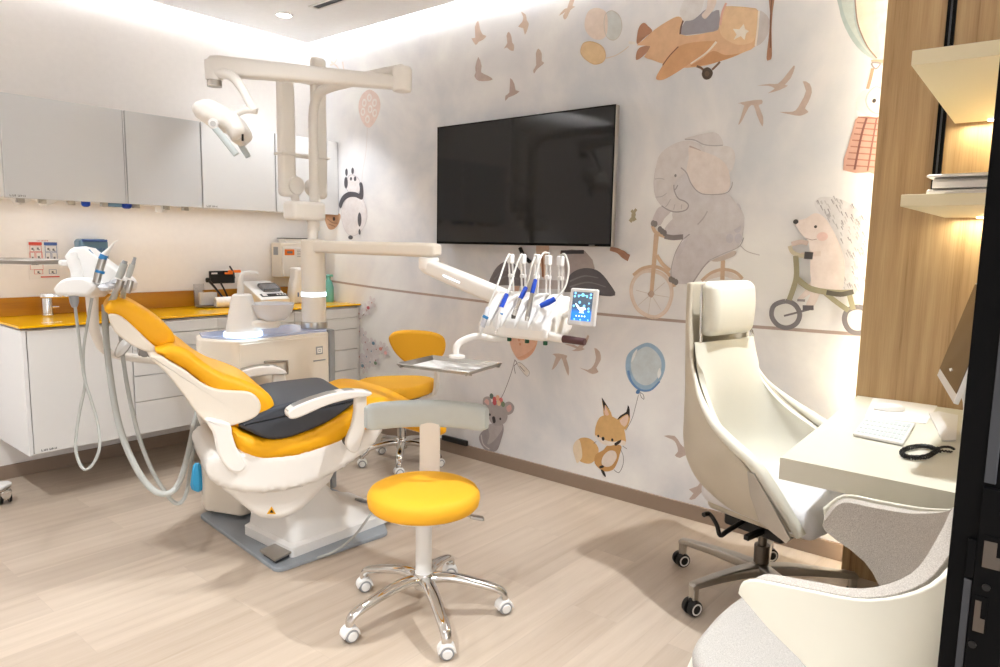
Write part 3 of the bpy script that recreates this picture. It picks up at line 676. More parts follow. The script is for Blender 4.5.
# hot-air balloon basket
a = Art(.1)
a.fill((178, 196, 196), [(0.8636,2.35),(0.8543,2.251),(0.8253,2.17),(0.7782,2.093),(0.7182,2.038),(0.6677,2.026),(0.6851,2.312)],3)
a.fill((200, 212, 208), [(0.8551,2.348),(0.8445,2.26),(0.816,2.185),(0.769,2.107),(0.7223,2.052),(0.7587,2.106),(0.7894,2.175),(0.8023,2.252),(0.8067,2.338)],3)
a.fill((238, 220, 200), [(0.8046,2.337),(0.795,2.251),(0.779,2.173),(0.7425,2.092),(0.7033,2.039),(0.6927,2.095),(0.7101,2.192),(0.7199,2.319)],3)
a.line((150, 130, 118), [(0.8046,2.337),(0.795,2.251),(0.779,2.173),(0.7425,2.092),(0.7033,2.039)],.005)
a.line((186, 198, 198), [(0.7199,2.319),(0.7101,2.192),(0.6926,2.106),(0.6777,2.04)],.02)
a.fill((210, 170, 146), [(0.7231,2.036),(0.6778,2.03),(0.6798,2.017),(0.7202,2.025)],1)
a.ring((150, 146, 148), [(0.7201,2.023),(0.6897,2.017),(0.7043,1.999)],.006)
a.line((206, 152, 124), [(0.7145,2.003),(0.7198,1.966),(0.727,1.927)],.012)
a.fill((232, 226, 226), [(0.7448,1.921),(0.7631,1.891),(0.7602,1.852),(0.7275,1.827),(0.7015,1.819),(0.6888,1.85),(0.6921,1.893),(0.6997,1.926),(0.7193,1.92)])
a.ring((196, 186, 188), [(0.695,1.931),(0.7218,1.913),(0.7296,1.881),(0.7138,1.847),(0.6821,1.828),(0.6587,1.847),(0.6579,1.9)],.005)
a.fill((60, 56, 58), ell([(0.7001,1.879)][0], .007, .008), 1)
a.fill((200, 156, 140), [(0.7529,1.824),(0.6862,1.815),(0.6604,1.804),(0.6553,1.609),(0.6954,1.605),(0.7933,1.619),(0.7814,1.716),(0.7661,1.792)],2)
for v in range(9):
    for u in range(4):
        px = 0
for q in ([(0.7565,1.802),(0.6691,1.788)], [(0.759,1.781),(0.6684,1.766)], [(0.7637,1.759),(0.6666,1.742)], [(0.7681,1.735),(0.6667,1.719)], [(0.7726,1.711),(0.6649,1.695)], [(0.7772,1.687),(0.665,1.671)], [(0.7806,1.663),(0.6632,1.647)], [(0.7841,1.638),(0.6613,1.623)], [(0.7528,1.822),(0.6808,1.81)]): a.line((160, 108, 92), q, .005)
a.line((120, 74, 66), [(0.7215,1.816),(0.7345,1.757),(0.743,1.691),(0.7511,1.619)],.008); a.line((140, 90, 80), [(0.6859,1.812),(0.694,1.721),(0.703,1.612)],.006)
a.done('painted_hot_air_balloon', 'painted striped hot-air balloon with a wicker basket at the oak panel')
# fox under a blue balloon
a = Art(.05)
a.line((150, 144, 144), [(1.667,0.5652),(1.681,0.5016),(1.699,0.4327),(1.731,0.3684)],.003)
FO, FD = (222, 178, 116), (206, 154, 90)
a.fill(FO, [(2.038,0.2447),(2,0.2769),(1.953,0.286),(1.911,0.2699),(1.886,0.2342),(1.902,0.1818),(1.938,0.1493),(1.986,0.1457),(2.02,0.1608),(2.041,0.2024)])
a.fill((238, 220, 192), [(2.038,0.2447),(2.01,0.2669),(1.994,0.2286),(1.987,0.1803),(2,0.1525),(2.019,0.1359),(2.037,0.1698),(2.048,0.2093)])
a.fill(FD, [(1.903,0.2061),(1.859,0.2398),(1.833,0.2692),(1.771,0.2856),(1.751,0.2777),(1.76,0.2362),(1.771,0.1938),(1.796,0.1482),(1.845,0.1275),(1.887,0.1402),(1.909,0.1639)])
a.fill((240, 226, 214), [(1.857,0.2076),(1.823,0.2431),(1.787,0.2465),(1.777,0.2167),(1.802,0.1712),(1.837,0.1537),(1.865,0.1654)])
a.fill(FO, [(1.912,0.3102),(1.909,0.3594),(1.884,0.4123),(1.831,0.4295),(1.777,0.4152),(1.744,0.3816),(1.729,0.3294),(1.73,0.3057),(1.763,0.3031),(1.806,0.2865),(1.852,0.2936),(1.898,0.2968)])
a.fill((245, 234, 222), [(1.915,0.3097),(1.88,0.3043),(1.843,0.2954),(1.798,0.2962),(1.754,0.3127),(1.728,0.3099),(1.736,0.2887),(1.771,0.2896),(1.824,0.2694),(1.869,0.274),(1.898,0.2928)])
a.fill(FO, [(1.877,0.5134),(1.841,0.4754),(1.811,0.425),(1.857,0.413),(1.868,0.463)],2)
a.fill((238, 202, 178), [(1.863,0.4837),(1.845,0.4588),(1.831,0.4335),(1.856,0.4292)],2)
a.fill((36, 32, 30), [(1.879,0.5186),(1.856,0.4929),(1.832,0.465),(1.843,0.4711),(1.858,0.4822),(1.86,0.4484),(1.871,0.4865)],2)
a.fill(FO, [(1.785,0.4136),(1.752,0.4509),(1.716,0.4648),(1.709,0.427),(1.731,0.3723),(1.758,0.387)],2)
a.fill((242, 214, 194), [(1.768,0.4128),(1.734,0.4461),(1.719,0.4487),(1.72,0.4173),(1.739,0.3866)],2)
a.fill((36, 32, 30), [(1.724,0.5023),(1.712,0.481),(1.712,0.4343),(1.722,0.456),(1.751,0.4392),(1.781,0.4144),(1.765,0.4409),(1.731,0.4662)],2)
for q, r_ in (([(1.891,0.3094)], .006), ([(1.806,0.3051)], .007), ([(1.861,0.3006)], .009)): a.fill((30, 28, 28), ell(q[0], r_, r_*1.2), 1)
a.fill((40, 34, 32), [(1.793,0.2891),(1.755,0.3166),(1.758,0.3),(1.775,0.2847),(1.784,0.2775)],2)
a.fill((30, 26, 26), [(1.878,0.1479),(1.855,0.1593),(1.85,0.1483),(1.873,0.1392)],2); a.fill((30, 26, 26), [(1.868,0.1321),(1.847,0.1287),(1.835,0.0989),(1.853,0.1069)],2)
a.line((120, 114, 114), [(1.757,0.2686),(1.738,0.2329),(1.738,0.1851),(1.76,0.1403),(1.79,0.1496)],.003)
a.line((130, 120, 116), [(1.744,0.2854),(1.718,0.275)],.003); a.line((130, 120, 116), [(1.917,0.2638),(1.902,0.2782)],.003)
a.done('painted_fox', 'painted orange fox cub with black ear tips')
a = Art(.05)
a.fill((160, 192, 218), [(1.644,0.8284),(1.584,0.8185),(1.542,0.7767),(1.53,0.7183),(1.554,0.6484),(1.61,0.5917),(1.67,0.5883),(1.725,0.6315),(1.747,0.6978),(1.731,0.7686)])
a.fill((206, 218, 224), [(1.643,0.8096),(1.591,0.7978),(1.555,0.7552),(1.552,0.7022),(1.583,0.6443),(1.633,0.6169),(1.687,0.6367),(1.716,0.6948),(1.708,0.7576)])
a.fill((238, 242, 244), [(1.708,0.7644),(1.684,0.7944),(1.697,0.752),(1.714,0.7226)]); a.fill((240, 244, 246), [(1.558,0.7149),(1.549,0.6893),(1.562,0.6607),(1.569,0.6866)])
a.line((108, 150, 204), [(1.73,0.6792),(1.71,0.6267),(1.662,0.5921),(1.603,0.5982),(1.554,0.6484)],.014,.008)
a.fill((84, 132, 190), [(1.677,0.5872),(1.659,0.5899),(1.664,0.5698),(1.682,0.5699)],2)
a.ring((120, 120, 130), [(1.659,0.5762),(1.64,0.568),(1.636,0.5467),(1.651,0.5553)],.003)
a.done('painted_balloon', 'painted glossy blue balloon above the fox')
# koala under a peach balloon
a = Art(.05)
a.line((130, 120, 122), [(2.462,0.6459),(2.49,0.5567),(2.535,0.4515),(2.558,0.4106)],.004)
a.fill((232, 186, 160), [(2.504,0.7991),(2.49,0.8488),(2.4,0.8803),(2.311,0.8642),(2.297,0.8068),(2.321,0.7219),(2.371,0.6686),(2.431,0.6495),(2.478,0.6926),(2.499,0.7389)])
a.fill((224, 168, 138), [(2.308,0.7588),(2.335,0.7026),(2.394,0.6636),(2.446,0.6598),(2.394,0.6839),(2.343,0.7195)])
for q in ([(2.434,0.7637)], [(2.404,0.7727)], [(2.426,0.7405)]): a.fill((216, 150, 118), ell(q[0], .008, .008), 1)
a.fill((236, 230, 224), [(2.441,0.624),(2.416,0.6357),(2.353,0.593),(2.376,0.5623)],1); a.ring((170, 160, 156), [(2.441,0.6216),(2.418,0.6329),(2.356,0.5914),(2.376,0.5647)],.003)
a.line((150, 140, 140), [(2.426,0.6163),(2.389,0.5884)],.005)
a.line((100, 92, 96), [(2.463,0.6481),(2.446,0.6295),(2.465,0.6089),(2.455,0.5675)],.004)
KG = (176, 168, 168)
a.fill(KG, [(2.7,0.3629),(2.688,0.393),(2.646,0.4019),(2.629,0.3615),(2.645,0.3335),(2.687,0.3369)]); a.fill((224, 180, 176), [(2.687,0.365),(2.671,0.3867),(2.651,0.3771),(2.654,0.3512)])
a.fill(KG, [(2.533,0.377),(2.494,0.3981),(2.459,0.3765),(2.469,0.3377),(2.508,0.3162),(2.532,0.3271)]); a.fill((224, 180, 176), [(2.517,0.3609),(2.486,0.3821),(2.477,0.3549),(2.503,0.3344)])
a.fill((162, 154, 156), [(2.643,0.2188),(2.7,0.1824),(2.725,0.1387),(2.699,0.0917),(2.648,0.0683),(2.583,0.0895),(2.552,0.1594),(2.534,0.2261),(2.554,0.2603)])
a.fill((188, 180, 180), [(2.651,0.2301),(2.57,0.2574),(2.541,0.2375),(2.569,0.188),(2.616,0.134),(2.657,0.113),(2.642,0.1676)])
a.fill(KG, [(2.657,0.3443),(2.605,0.3843),(2.541,0.3819),(2.508,0.3311),(2.515,0.2799),(2.562,0.2438),(2.619,0.2424),(2.652,0.2812)])
a.line((214, 206, 204), [(2.708,0.1614),(2.69,0.1064),(2.64,0.0842)],.008)
a.fill((50, 44, 46), [(2.623,0.2837),(2.603,0.2897),(2.596,0.2592),(2.614,0.2496)]); 
for q in ([(2.641,0.2959)], [(2.56,0.2846)]): a.fill((40, 36, 38), ell(q[0], .007, .008), 1)
for q, c in (([(2.63,0.4095)], (90, 110, 100)), ([(2.606,0.3931)], (214, 90, 90)), ([(2.582,0.4069)], (240, 190, 160)), ([(2.557,0.3956)], (226, 120, 120)), ([(2.573,0.3768)], (240, 206, 170)), ([(2.541,0.3757)], (120, 140, 110)), ([(2.605,0.3755)], (200, 80, 90))): a.fill(c, ell(q[0], .015, .017), 1)
a.done('painted_koala', 'painted grey koala with flowers hanging from a peach balloon')
# panda under a pink balloon
a = Art(.12)
a.line((224, 214, 212), [(3.748,2.046),(3.763,1.898),(3.795,1.784),(3.81,1.7)],.004)
a.fill((244, 222, 214), [(3.725,2.29),(3.641,2.245),(3.616,2.17),(3.663,2.087),(3.735,2.048),(3.805,2.1),(3.838,2.194),(3.803,2.264)])
for q in ([(3.725,2.239)], [(3.777,2.212)], [(3.674,2.201)], [(3.718,2.165)], [(3.791,2.156)], [(3.672,2.136)], [(3.745,2.103)]): a.ring((252, 246, 242), ell(q[0], .018, .02), .012)
PW, PB = (238, 234, 236), (74, 72, 80)
a.fill(PW, [(3.965,1.724),(3.917,1.753),(3.85,1.728),(3.823,1.684),(3.837,1.634),(3.919,1.623),(3.974,1.664)])
a.ring((196, 190, 198), [(3.965,1.724),(3.917,1.753),(3.85,1.728),(3.823,1.684),(3.837,1.634),(3.919,1.623),(3.974,1.664)],.005)
a.fill(PW, [(3.961,1.603),(3.824,1.608),(3.766,1.53),(3.759,1.454),(3.814,1.377),(3.91,1.339),(3.993,1.377),(4.034,1.483),(4.004,1.552)])
a.ring((206, 200, 206), [(3.961,1.603),(3.824,1.608),(3.766,1.53),(3.759,1.454),(3.814,1.377),(3.91,1.339),(3.993,1.377),(4.034,1.483),(4.004,1.552)],.003)
a.fill(PB, [(4.058,1.554),(4.023,1.609),(3.955,1.638),(3.878,1.635),(3.837,1.625),(3.829,1.659),(3.834,1.691),(3.81,1.697),(3.794,1.666),(3.792,1.607),(3.811,1.582),(3.878,1.601),(3.947,1.6),(4.004,1.573),(4.036,1.529)])
a.fill(PB, ell([(3.834,1.45)][0], .02, .048), 1); a.fill(PB, ell([(3.932,1.329)][0], .026, .014), 1); a.fill(PB, ell([(3.835,1.367)][0], .011, .02), 1)
a.fill(PB, ell([(3.97,1.772)][0], .014, .025), 1); a.fill(PB, ell([(3.903,1.778)][0], .014, .022), 1)
a.fill(PB, ell([(3.976,1.702)][0], .02, .04), 1); a.fill(PB, ell([(3.877,1.724)][0], .014, .016), 1); a.fill(PB, ell([(3.921,1.726)][0], .012, .012), 1)
a.done('painted_panda', 'painted black and white panda hanging from a pink balloon')
a = Art()
a.fill((206, 160, 124), [(4.223,1.494),(4.054,1.492),(4.061,1.43),(4.122,1.386),(4.19,1.395)])
a.fill((60, 44, 38), ell([(4.118,1.457)][0], .014, .014), 1)
for q in ([(4.194,1.458),(4.136,1.431),(4.078,1.427)], [(4.18,1.422),(4.107,1.404)]): a.line((150, 106, 78), q, .006)
a.done('painted_bear_face', 'painted brown bear face below the end of the wall cabinets')
a = Art()
for q in ([(4.141,2.503),(4.089,2.511),(4.043,2.557)], [(4.127,2.524),(4.064,2.485),(4.04,2.459)], [(4.001,2.506),(3.99,2.459),(3.966,2.419)]): a.line((232, 216, 206), q, .014, .004)
a.done('painted_twig', 'faint painted twig tips beside the lamp arm')
# carriage and legs visible below the television
a = Art(.1)
a.fill((112, 108, 114), [(2.66,1.069),(2.641,1.127),(2.601,1.175),(2.548,1.202),(2.496,1.199),(2.436,1.155),(2.387,1.077),(2.415,1.071),(2.532,1.068)],3)
a.done('painted_wheel', 'painted dark grey half wheel at the left below the television')
a = Art(.1)
a.fill((196, 188, 190), [(2.309,1.111),(2.124,1.114),(2.123,1.067),(2.308,1.062)],1)
a.fill((170, 160, 160), [(2.17,1.266),(2.011,1.272),(1.948,1.183),(2.035,1.17),(2.102,1.139),(2.124,1.1),(2.139,1.195)],2)
a.fill((88, 86, 92), [(2.134,1.056),(2.124,1.11),(2.091,1.154),(2.036,1.18),(1.969,1.184),(1.914,1.165),(1.859,1.113),(1.823,1.053),(1.942,1.048),(2.099,1.054)],3)
for q in ([(2.101,1.111),(2.012,1.143),(1.924,1.137)], [(2.1,1.082),(1.988,1.111),(1.879,1.093)], [(2.627,1.097),(2.56,1.151),(2.494,1.143)], [(2.613,1.076),(2.533,1.121),(2.441,1.105)]): a.line((124, 122, 128), q, .01, .004)
a.line((60, 58, 64), [(2.164,1.263),(2.017,1.268)],.02)
a.fill((226, 196, 172), [(2.327,1.297),(2.242,1.298),(2.249,1.25),(2.263,1.181),(2.252,1.123),(2.276,1.12),(2.293,1.18),(2.319,1.238)],2)
a.line((150, 96, 66), [(2.289,1.258),(2.281,1.19),(2.277,1.127)],.014); a.line((170, 110, 80), [(2.247,1.269),(2.255,1.133)],.008)
a.fill((214, 180, 160), [(2.633,1.06),(2.585,1.062),(2.591,1.031),(2.628,1.029)],1); a.fill((206, 170, 150), [(2.492,1.067),(2.434,1.07),(2.446,1.034),(2.485,1.032)],1)
a.fill((196, 150, 126), [(1.926,1.045),(1.912,1.046),(1.924,1.003),(1.932,1.007)],1)
a.line((166, 120, 96), [(1.861,1.287),(1.814,1.277),(1.782,1.256),(1.751,1.243)],.02,.035)
a.line((176, 130, 104), [(1.814,1.277),(1.783,1.273),(1.755,1.25)],.012)
a.line((196, 176, 166), [(1.972,0.8344),(1.988,0.8042),(2.021,0.7817)],.012)
a.done('painted_carriage', 'painted dark grey carriage wheels and brown legs below the television')
a = Art()
for q in ([(1.749,1.476),(1.732,1.454),(1.754,1.421)], [(1.722,1.482),(1.74,1.454),(1.727,1.426)]): a.line((176, 166, 136), q, .014, .02)
a.done('painted_leaf', 'small painted olive sprig right of the television')
# cherry blossom
a = Art()
a.line((176, 130, 130), [(3.909,0.7267),(3.834,0.777),(3.734,0.8554)],.008,.003)
random.seed(9)
for q in [(3.721,0.5564),(3.684,0.5232),(3.77,0.5133),(3.732,0.4801),(3.665,0.5751),(3.759,0.5647),(3.702,0.6083),(3.778,0.6129),(3.573,0.5729),(3.6,0.5945),(3.797,0.6612),(3.835,0.6827),(3.665,0.5005),(3.809,0.4707),(3.837,0.5054),(3.7,0.8922),(3.757,0.839),(3.834,0.8084),(3.78,0.4362)]:
    for k in range(5):
        t = 2*pi*k/5+q[0]; a.fill((240, 234, 236), ell((q[0]+.028*cos(t), q[1]+.028*sin(t)), .02, .014, 10, t), 1)
    a.fill(random.choice([(206, 160, 160), (150, 170, 190), (214, 170, 160)]), ell(q, .007, .007, 8), 1)
for q, c in (([(3.683,0.6165)], (110, 160, 190)), ([(3.799,0.4465)], (120, 160, 180)), ([(3.662,0.4823)], (140, 170, 140)), ([(3.609,0.5861)], (210, 140, 130)), ([(3.752,0.3601)], (206, 70, 80)), ([(3.893,0.7723)], (150, 80, 90)), ([(3.897,0.7378)], (130, 70, 80)), ([(3.558,0.5648)], (230, 170, 170)), ([(3.734,0.8554)], (210, 100, 110)), ([(3.899,0.3244)], (214, 110, 110))): a.fill(c, ell(q[0], .016, .012), 1)
a.done('painted_blossom', 'painted white cherry blossom beside the base cabinets')
# ------------------------------------------------------------------ wall cabinets
YU = 4.06
def wall_cabinet(x0, x1, lab, m, mark=True):
    t = empty('hanging_cabinet', lab, 'wall cabinet', ((x0+x1)/2, YU+.16, 1.484), 0, 'glossy wall cabinets above the worktop')
    bm = B(); box(bm, x0+.001, x1-.001, YU+.021, YW, 1.49, 1.978); obj('body', bm, M['satin_white'], t)
    bm = B(); box(bm, x0+.0025, x1-.0025, YU, YU+.019, 1.484, 1.98, .0015); d = obj('door', bm, m, t)
    if mark:
        bm = B(); marks(bm, frameM((x0+.055, YU-.0006, 1.496), (1, 0, 0), (0, 0, 1)), .07, .010); obj('maker_mark', bm, M['ink'], d)
    return t
wall_cabinet(1.113, 1.676, 'wall cabinet with wide grey glossy door at the left end of the row', M['grey_gloss'])
wall_cabinet(1.686, 2.108, 'wall cabinet with narrower grey glossy door, second from the left end', M['grey_gloss'], False)
wall_cabinet(2.112, 2.60, 'wall cabinet with white glossy door behind the lamp head', M['gloss_white'])
wall_cabinet(2.604, 3.094, 'wall cabinet with white glossy door touching the wallpaper', M['gloss_white'], False)
bm = B(); box(bm, 1.6775, 1.6845, YU+.003, YU+.2, 1.485, 1.979, .001); single('gap_highlight_strip', bm, M['gloss_white'], 'slim white upright strip drawn as the lamp reflection between the two grey wall cabinets', 'strip')  # white strip modelled in place of the bright lamp reflection at the door gap
# small metal clips hanging under the cabinets
clip_x = [(1.187, ''), (1.283, ''), (1.415, ''), (1.576, ''), (1.742, ''), (1.909, ''), (2.02, '')]
def clip(x):
    bm = B(); box(bm, x-.018, x+.018, YU+.03, YU+.05, 1.464, 1.49, .002); 
    box(bm, x-.009, x+.009, YU+.026, YU+.031, 1.468, 1.480, .001)
    return bm
for i, (x, _) in enumerate(clip_x):
    o = obj('hanging_clip', clip(x), M['steel']); recenter(o); tag(o, 'small square metal clip under the grey wall cabinets', 'clip', 'metal clips under the wall cabinets')
for x, w_, m, lab in ((1.195, .05, 'white', 'white folded paper holder under the left wall cabinet'), (1.31, .05, 'white', 'white plastic bracket under the left wall cabinet'), (1.90, .022, 'white', 'slim white bracket under the second wall cabinet')):
    bm = B(); prism(bm, [(x-w_, 1.49), (x+w_, 1.49), (x+w_*.8, 1.474), (x+w_*.3, 1.462), (x-w_*.2, 1.452), (x-w_*.5, 1.476)] if w_ > .03 else [(x-w_, 1.49), (x+w_, 1.49), (x+w_*.7, 1.45), (x-w_*.7, 1.45)], YU+.04, YU+.12, 'y', .003)
    single('mounting_bracket', bm, M[m], lab, 'bracket')
for x, w_, lab in ((1.497, .022, 'small round blue cap under the left wall cabinet'), (1.705, .026, 'larger round blue cap under the seam of the wall cabinets')):
    bm = B(); lathe(bm, [(w_*.5, -.002), (w_*.9, .004), (w_, .012), (w_, .026)], 20, T(x, YU+.07, 1.462)); single('hanging_cartridge', bm, M['blue'], lab, 'cap')
bm = B(); box(bm, 1.60, 1.67, YU+.04, YU+.13, 1.466, 1.489, .004); single('hanging_box', bm, M['tile_blue'], 'light blue box held under the left wall cabinet', 'box')
# ------------------------------------------------------------------ base cabinets hung on the wall
YC, Z0, Z1 = 3.84, .248, .855
bm = B(); box(bm, 1.083, 3.095, YC+.03, YW, Z1+.001, Z1+.009); prof = single('worktop_profile', bm, M['shadow_gap'], 'grey metal profile under the yellow worktop', 'profile')
def base_body(t, x0, x1, left_panel=False):
    bm = B(); box(bm, x0+(.0 if left_panel else .001), x1-.001, YC+.02, YW, Z0, Z1); obj('body', bm, M['satin_white'], t)
# door unit
t = empty('mounted_cabinet', 'white wall-hung base cabinet with one wide door under the tap', 'base cabinet', (1.34, 4.1, Z0), 0, 'white base cabinets under the yellow worktop')
bm = B(); box(bm, 1.098, 1.577, YC+.02, YW, Z0, Z1); obj('body', bm, M['satin_white'], t)
bm = B(); box(bm, 1.078, 1.097, YC-.002, YW, Z0-.006, Z1, .002); obj('side_panel', bm, M['gloss_white'], t, label='white side panel of the cabinet')
bm = B(); box(bm, 1.101, 1.576, YC, YC+.019, Z0, Z1-.004, .0015); d = obj('door', bm, M['grey_gloss'] if 0 else M['satin_white'], t)
bm = B(); marks(bm, frameM((1.165, YC-.0006, Z0+.014), (1, 0, 0), (0, 0, 1)), .07, .010); obj('maker_mark', bm, M['dark_ink'], d)
labs = ['white drawer cabinet right of the wide door, behind the headrest', 'white drawer cabinet behind the cuspidor tower', 'white drawer cabinet right of the unit column, beside the wallpaper']
for k, (x0, x1) in enumerate(((1.58, 2.06), (2.06, 2.575), (2.575, 3.075))):
    t = empty('mounted_cabinet', labs[k], 'base cabinet', ((x0+x1)/2, 4.1, Z0), 0, 'white base cabinets under the yellow worktop')
    base_body(t, x0, x1)
    for a, b in ((.786, Z1-.004), (.708, .786), (.567, .708), (.426, .567), (Z0, .426)):
        bm = B(); box(bm, x0+.0015, x1-.0015, YC, YC+.019, a+.0018, b-.0018, .0015); obj('drawer', bm, M['satin_white'], t)
bm = B(); box(bm, 3.076, 3.096, YC+.002, YW, Z0, Z1, .001); single('end_panel', bm, M['satin_white'], 'narrow white end panel between drawers and wallpaper', 'panel')
# worktop
bm = B(); box(bm, 1.07, 3.097, YC-.012, YW-.001, Z1+.010, Z1+.021, .002)
wt = single('worktop', bm, M['yellow_top'], 'glossy yellow worktop running along the cabinet wall', 'worktop')
for x0, x1, lab in ((1.07, 2.185, 'orange backsplash strip behind the tap, left of the gap'), (2.245, 3.06, 'orange backsplash strip behind the mixing machine')):
    bm = B(); box(bm, x0, x1, YW-.018, YW-.001, Z1+.022, .975, .0015); single('backsplash', bm, M['orange_panel'], lab, 'backsplash')
ZT = Z1+.0215
# tap
fx, fy = 1.318, 4.235
t = empty('tap', 'squat chrome tap with flat spout on the yellow worktop', 'tap', (fx, fy, ZT))
bm = B(); lathe(bm, [(.026, 0), (.0275, .003), (.0275, .012), (.0265, .014), (.0265, .098), (.024, .101)], 36, T(fx, fy, ZT)); obj('body', bm, M['chrome'], t)
bm = B(); prism(bm, [(-.03, .02), (-.02, .028), (.03, .028), (.1, .02), (.108, 0), (.1, -.02), (.03, -.028), (-.02, -.028), (-.03, -.02)], 0, .024, 'z', .005, Mx=T(fx, fy, ZT+.1) @ RZ(-18), smooth=2); obj('spout', bm, M['chrome'], t)
bm = B(); cyl(bm, (fx+.02, fy-.012, ZT+.05), (fx+.05, fy-.022, ZT+.05), .006, .004, 12, .001); obj('lever', bm, M['chrome'], t)
# drain slots / etched mark on the worktop
bm = B(); marks(bm, frameM((1.24, 3.93, Z1+.0214), (1, 0, 0), (0, 1, 0)), .09, .02, 8); single('worktop_mark', bm, M['paper'], 'small pale mark printed on the yellow worktop in front of the tap', 'printed mark')
# poster on the wall
posterM = Matrix.Translation((1.283, 0, 1.068)) @ Matrix.Diagonal((.15/.165, 1, .217/.27, 1)) @ Matrix.Translation((-1.235, 0, -.955))
t = empty('mounted_poster', 'white instruction sheet with red and blue boxes on the wall above the tap', 'poster', (1.315, YW-.001, .97))
bm = B(); box(bm, 1.235, 1.40, YW-.0025, YW-.0005, .955, 1.225); bm.transform(posterM); obj('sheet', bm, M['paper'], t)
def flat(bm, x0, x1, z0, z1, k=0): box(bm, x0, x1, YW-.0036-.0003*k, YW-.0024, z0, z1)
def outline(bm, x0, x1, z0, z1, w=.002):
    flat(bm, x0, x1, z0, z0+w); flat(bm, x0, x1, z1-w, z1); flat(bm, x0, x0+w, z0, z1); flat(bm, x1-w, x1, z0, z1)
bm = B(); flat(bm, 1.243, 1.311, 1.184, 1.204); flat(bm, 1.295, 1.395, .966, .974); outline(bm, 1.247, 1.308, 1.14, 1.182); outline(bm, 1.247, 1.272, 1.07, 1.136); outline(bm, 1.276, 1.308, 1.07, 1.136); outline(bm, 1.262, 1.308, .99, 1.02); outline(bm, 1.243, 1.311, 1.02, 1.14, .0015)
marks(bm, frameM((1.316, YW-.0035, 1.214), (1, 0, 0), (0, 0, 1)), .06, .007, 8); bm.transform(posterM); obj('red_print', bm, M['red'], t)
bm = B(); flat(bm, 1.322, 1.392, 1.184, 1.204); outline(bm, 1.326, 1.39, 1.14, 1.182); outline(bm, 1.326, 1.356, 1.07, 1.136); outline(bm, 1.36, 1.39, 1.07, 1.136); outline(bm, 1.34, 1.38, .99, 1.02); bm.transform(posterM); obj('blue_print', bm, M['navy'], t)
bm = B()
for x, z in ((1.262, 1.16), (1.29, 1.162), (1.345, 1.16), (1.372, 1.155), (1.26, 1.1), (1.292, 1.105), (1.34, 1.1), (1.375, 1.1), (1.285, 1.003), (1.36, 1.003)):
    flat(bm, x-.006, x+.004, z-.008, z+.006); flat(bm, x+.002, x+.009, z-.012, z-.006)
bm.transform(posterM); obj('pictograms', bm, M['ink'], t)
# blue-grey dispenser
t = empty('mounted_towel_dispenser', 'blue-grey translucent paper towel dispenser on the wall behind the assistant console', 'dispenser', (1.58, 4.33, 1.1))
bm = B(); rbox(bm, (1.58, 4.315, 1.195), (.15, .105, .19), .022, seg=4); h = obj('housing', bm, M['tile_blue'], t)
bm = B(); rbox(bm, (1.58, 4.262, 1.281), (.13, .012, .014), .003); obj('lid', bm, M['navy'], t)
bm = B(); marks(bm, frameM((1.61, 4.2615, 1.235), (1, 0, 0), (0, 0, 1)), .045, .014, 4); obj('logo', bm, M['navy'], t)
# things on the worktop around the unit
YB = 4.25
bm = B(); prism(bm, [(-.055, -.02), (-.045, .022), (.045, .022), (.055, -.02)], 0, .078, 'z', .004, Mx=T(2.215, YB, ZT+.012)); single('storage_tub', bm, M['white'], 'small white tapered tub on a dish on the worktop', 'tub')
bm = B(); lathe(bm, [(.052, 0), (.075, .006), (.078, .011), (.074, .011), (.05, .004)], 36, T(2.2, YB-.04, ZT)); single('dish', bm, M['steel'], 'shallow round metal dish under the white tub', 'dish')
bm = B(); Mx = frameM((2.245, 4.17, ZT+.034), (1, -.2, 0), (0, 0, 1)); 
lathe(bm, [(.016, -.05), (.033, -.05), (.033, .05), (.016, .05)], 28, T(2.26, 4.14, ZT+.034) @ RZ(-10) @ RY(90), cap=False); lathe(bm, [(.016, -.05), (.016, .05)], 28, T(2.26, 4.14, ZT+.034) @ RZ(-10) @ RY(90), cap=False)
single('paper_roll', bm, M['paper'], 'white paper roll lying on the worktop in front of the tub', 'paper roll')
bm = B(); box(bm, 2.175, 2.243, 4.34, 4.344, ZT, ZT+.14, .001); single('acrylic_plate', bm, M['clear'], 'clear acrylic plate leaning in the gap of the backsplash', 'plate')
# black tablet and clip
t = empty('tablet_holder', 'black tablet holder with a pale sticker standing behind the cuspidor', 'tablet holder', (2.42, 4.22, ZT))
bm = B(); rbox(bm, (2.345, 4.3, 1.058), (.175, .014, .082), .006, T(0, 0, 0)); obj('panel', bm, M['black'], t)
bm = B(); box(bm, 2.27, 2.31, 4.291, 4.2935, 1.078, 1.088); obj('sticker', bm, M['paper'], t)
bm = B(); tube(bm, [(2.37, 4.29, ZT), (2.37, 4.285, .93), (2.33, 4.29, 1.02)], .006, 8); obj('stand', bm, M['black'], t)
bm = B(); tube(bm, [(2.2, 4.2, 1.045), (2.24, 4.2, 1.0), (2.29, 4.2, .935), (2.32, 4.2, ZT+.002)], [.014, .012, .01, .012], 10, flat=.5); rbox(bm, (2.198, 4.2, 1.047), (.03, .02, .03), .008); single('curing_light', bm, M['black'], 'black handheld lamp leaning on the worktop behind the cuspidor', 'handheld lamp')
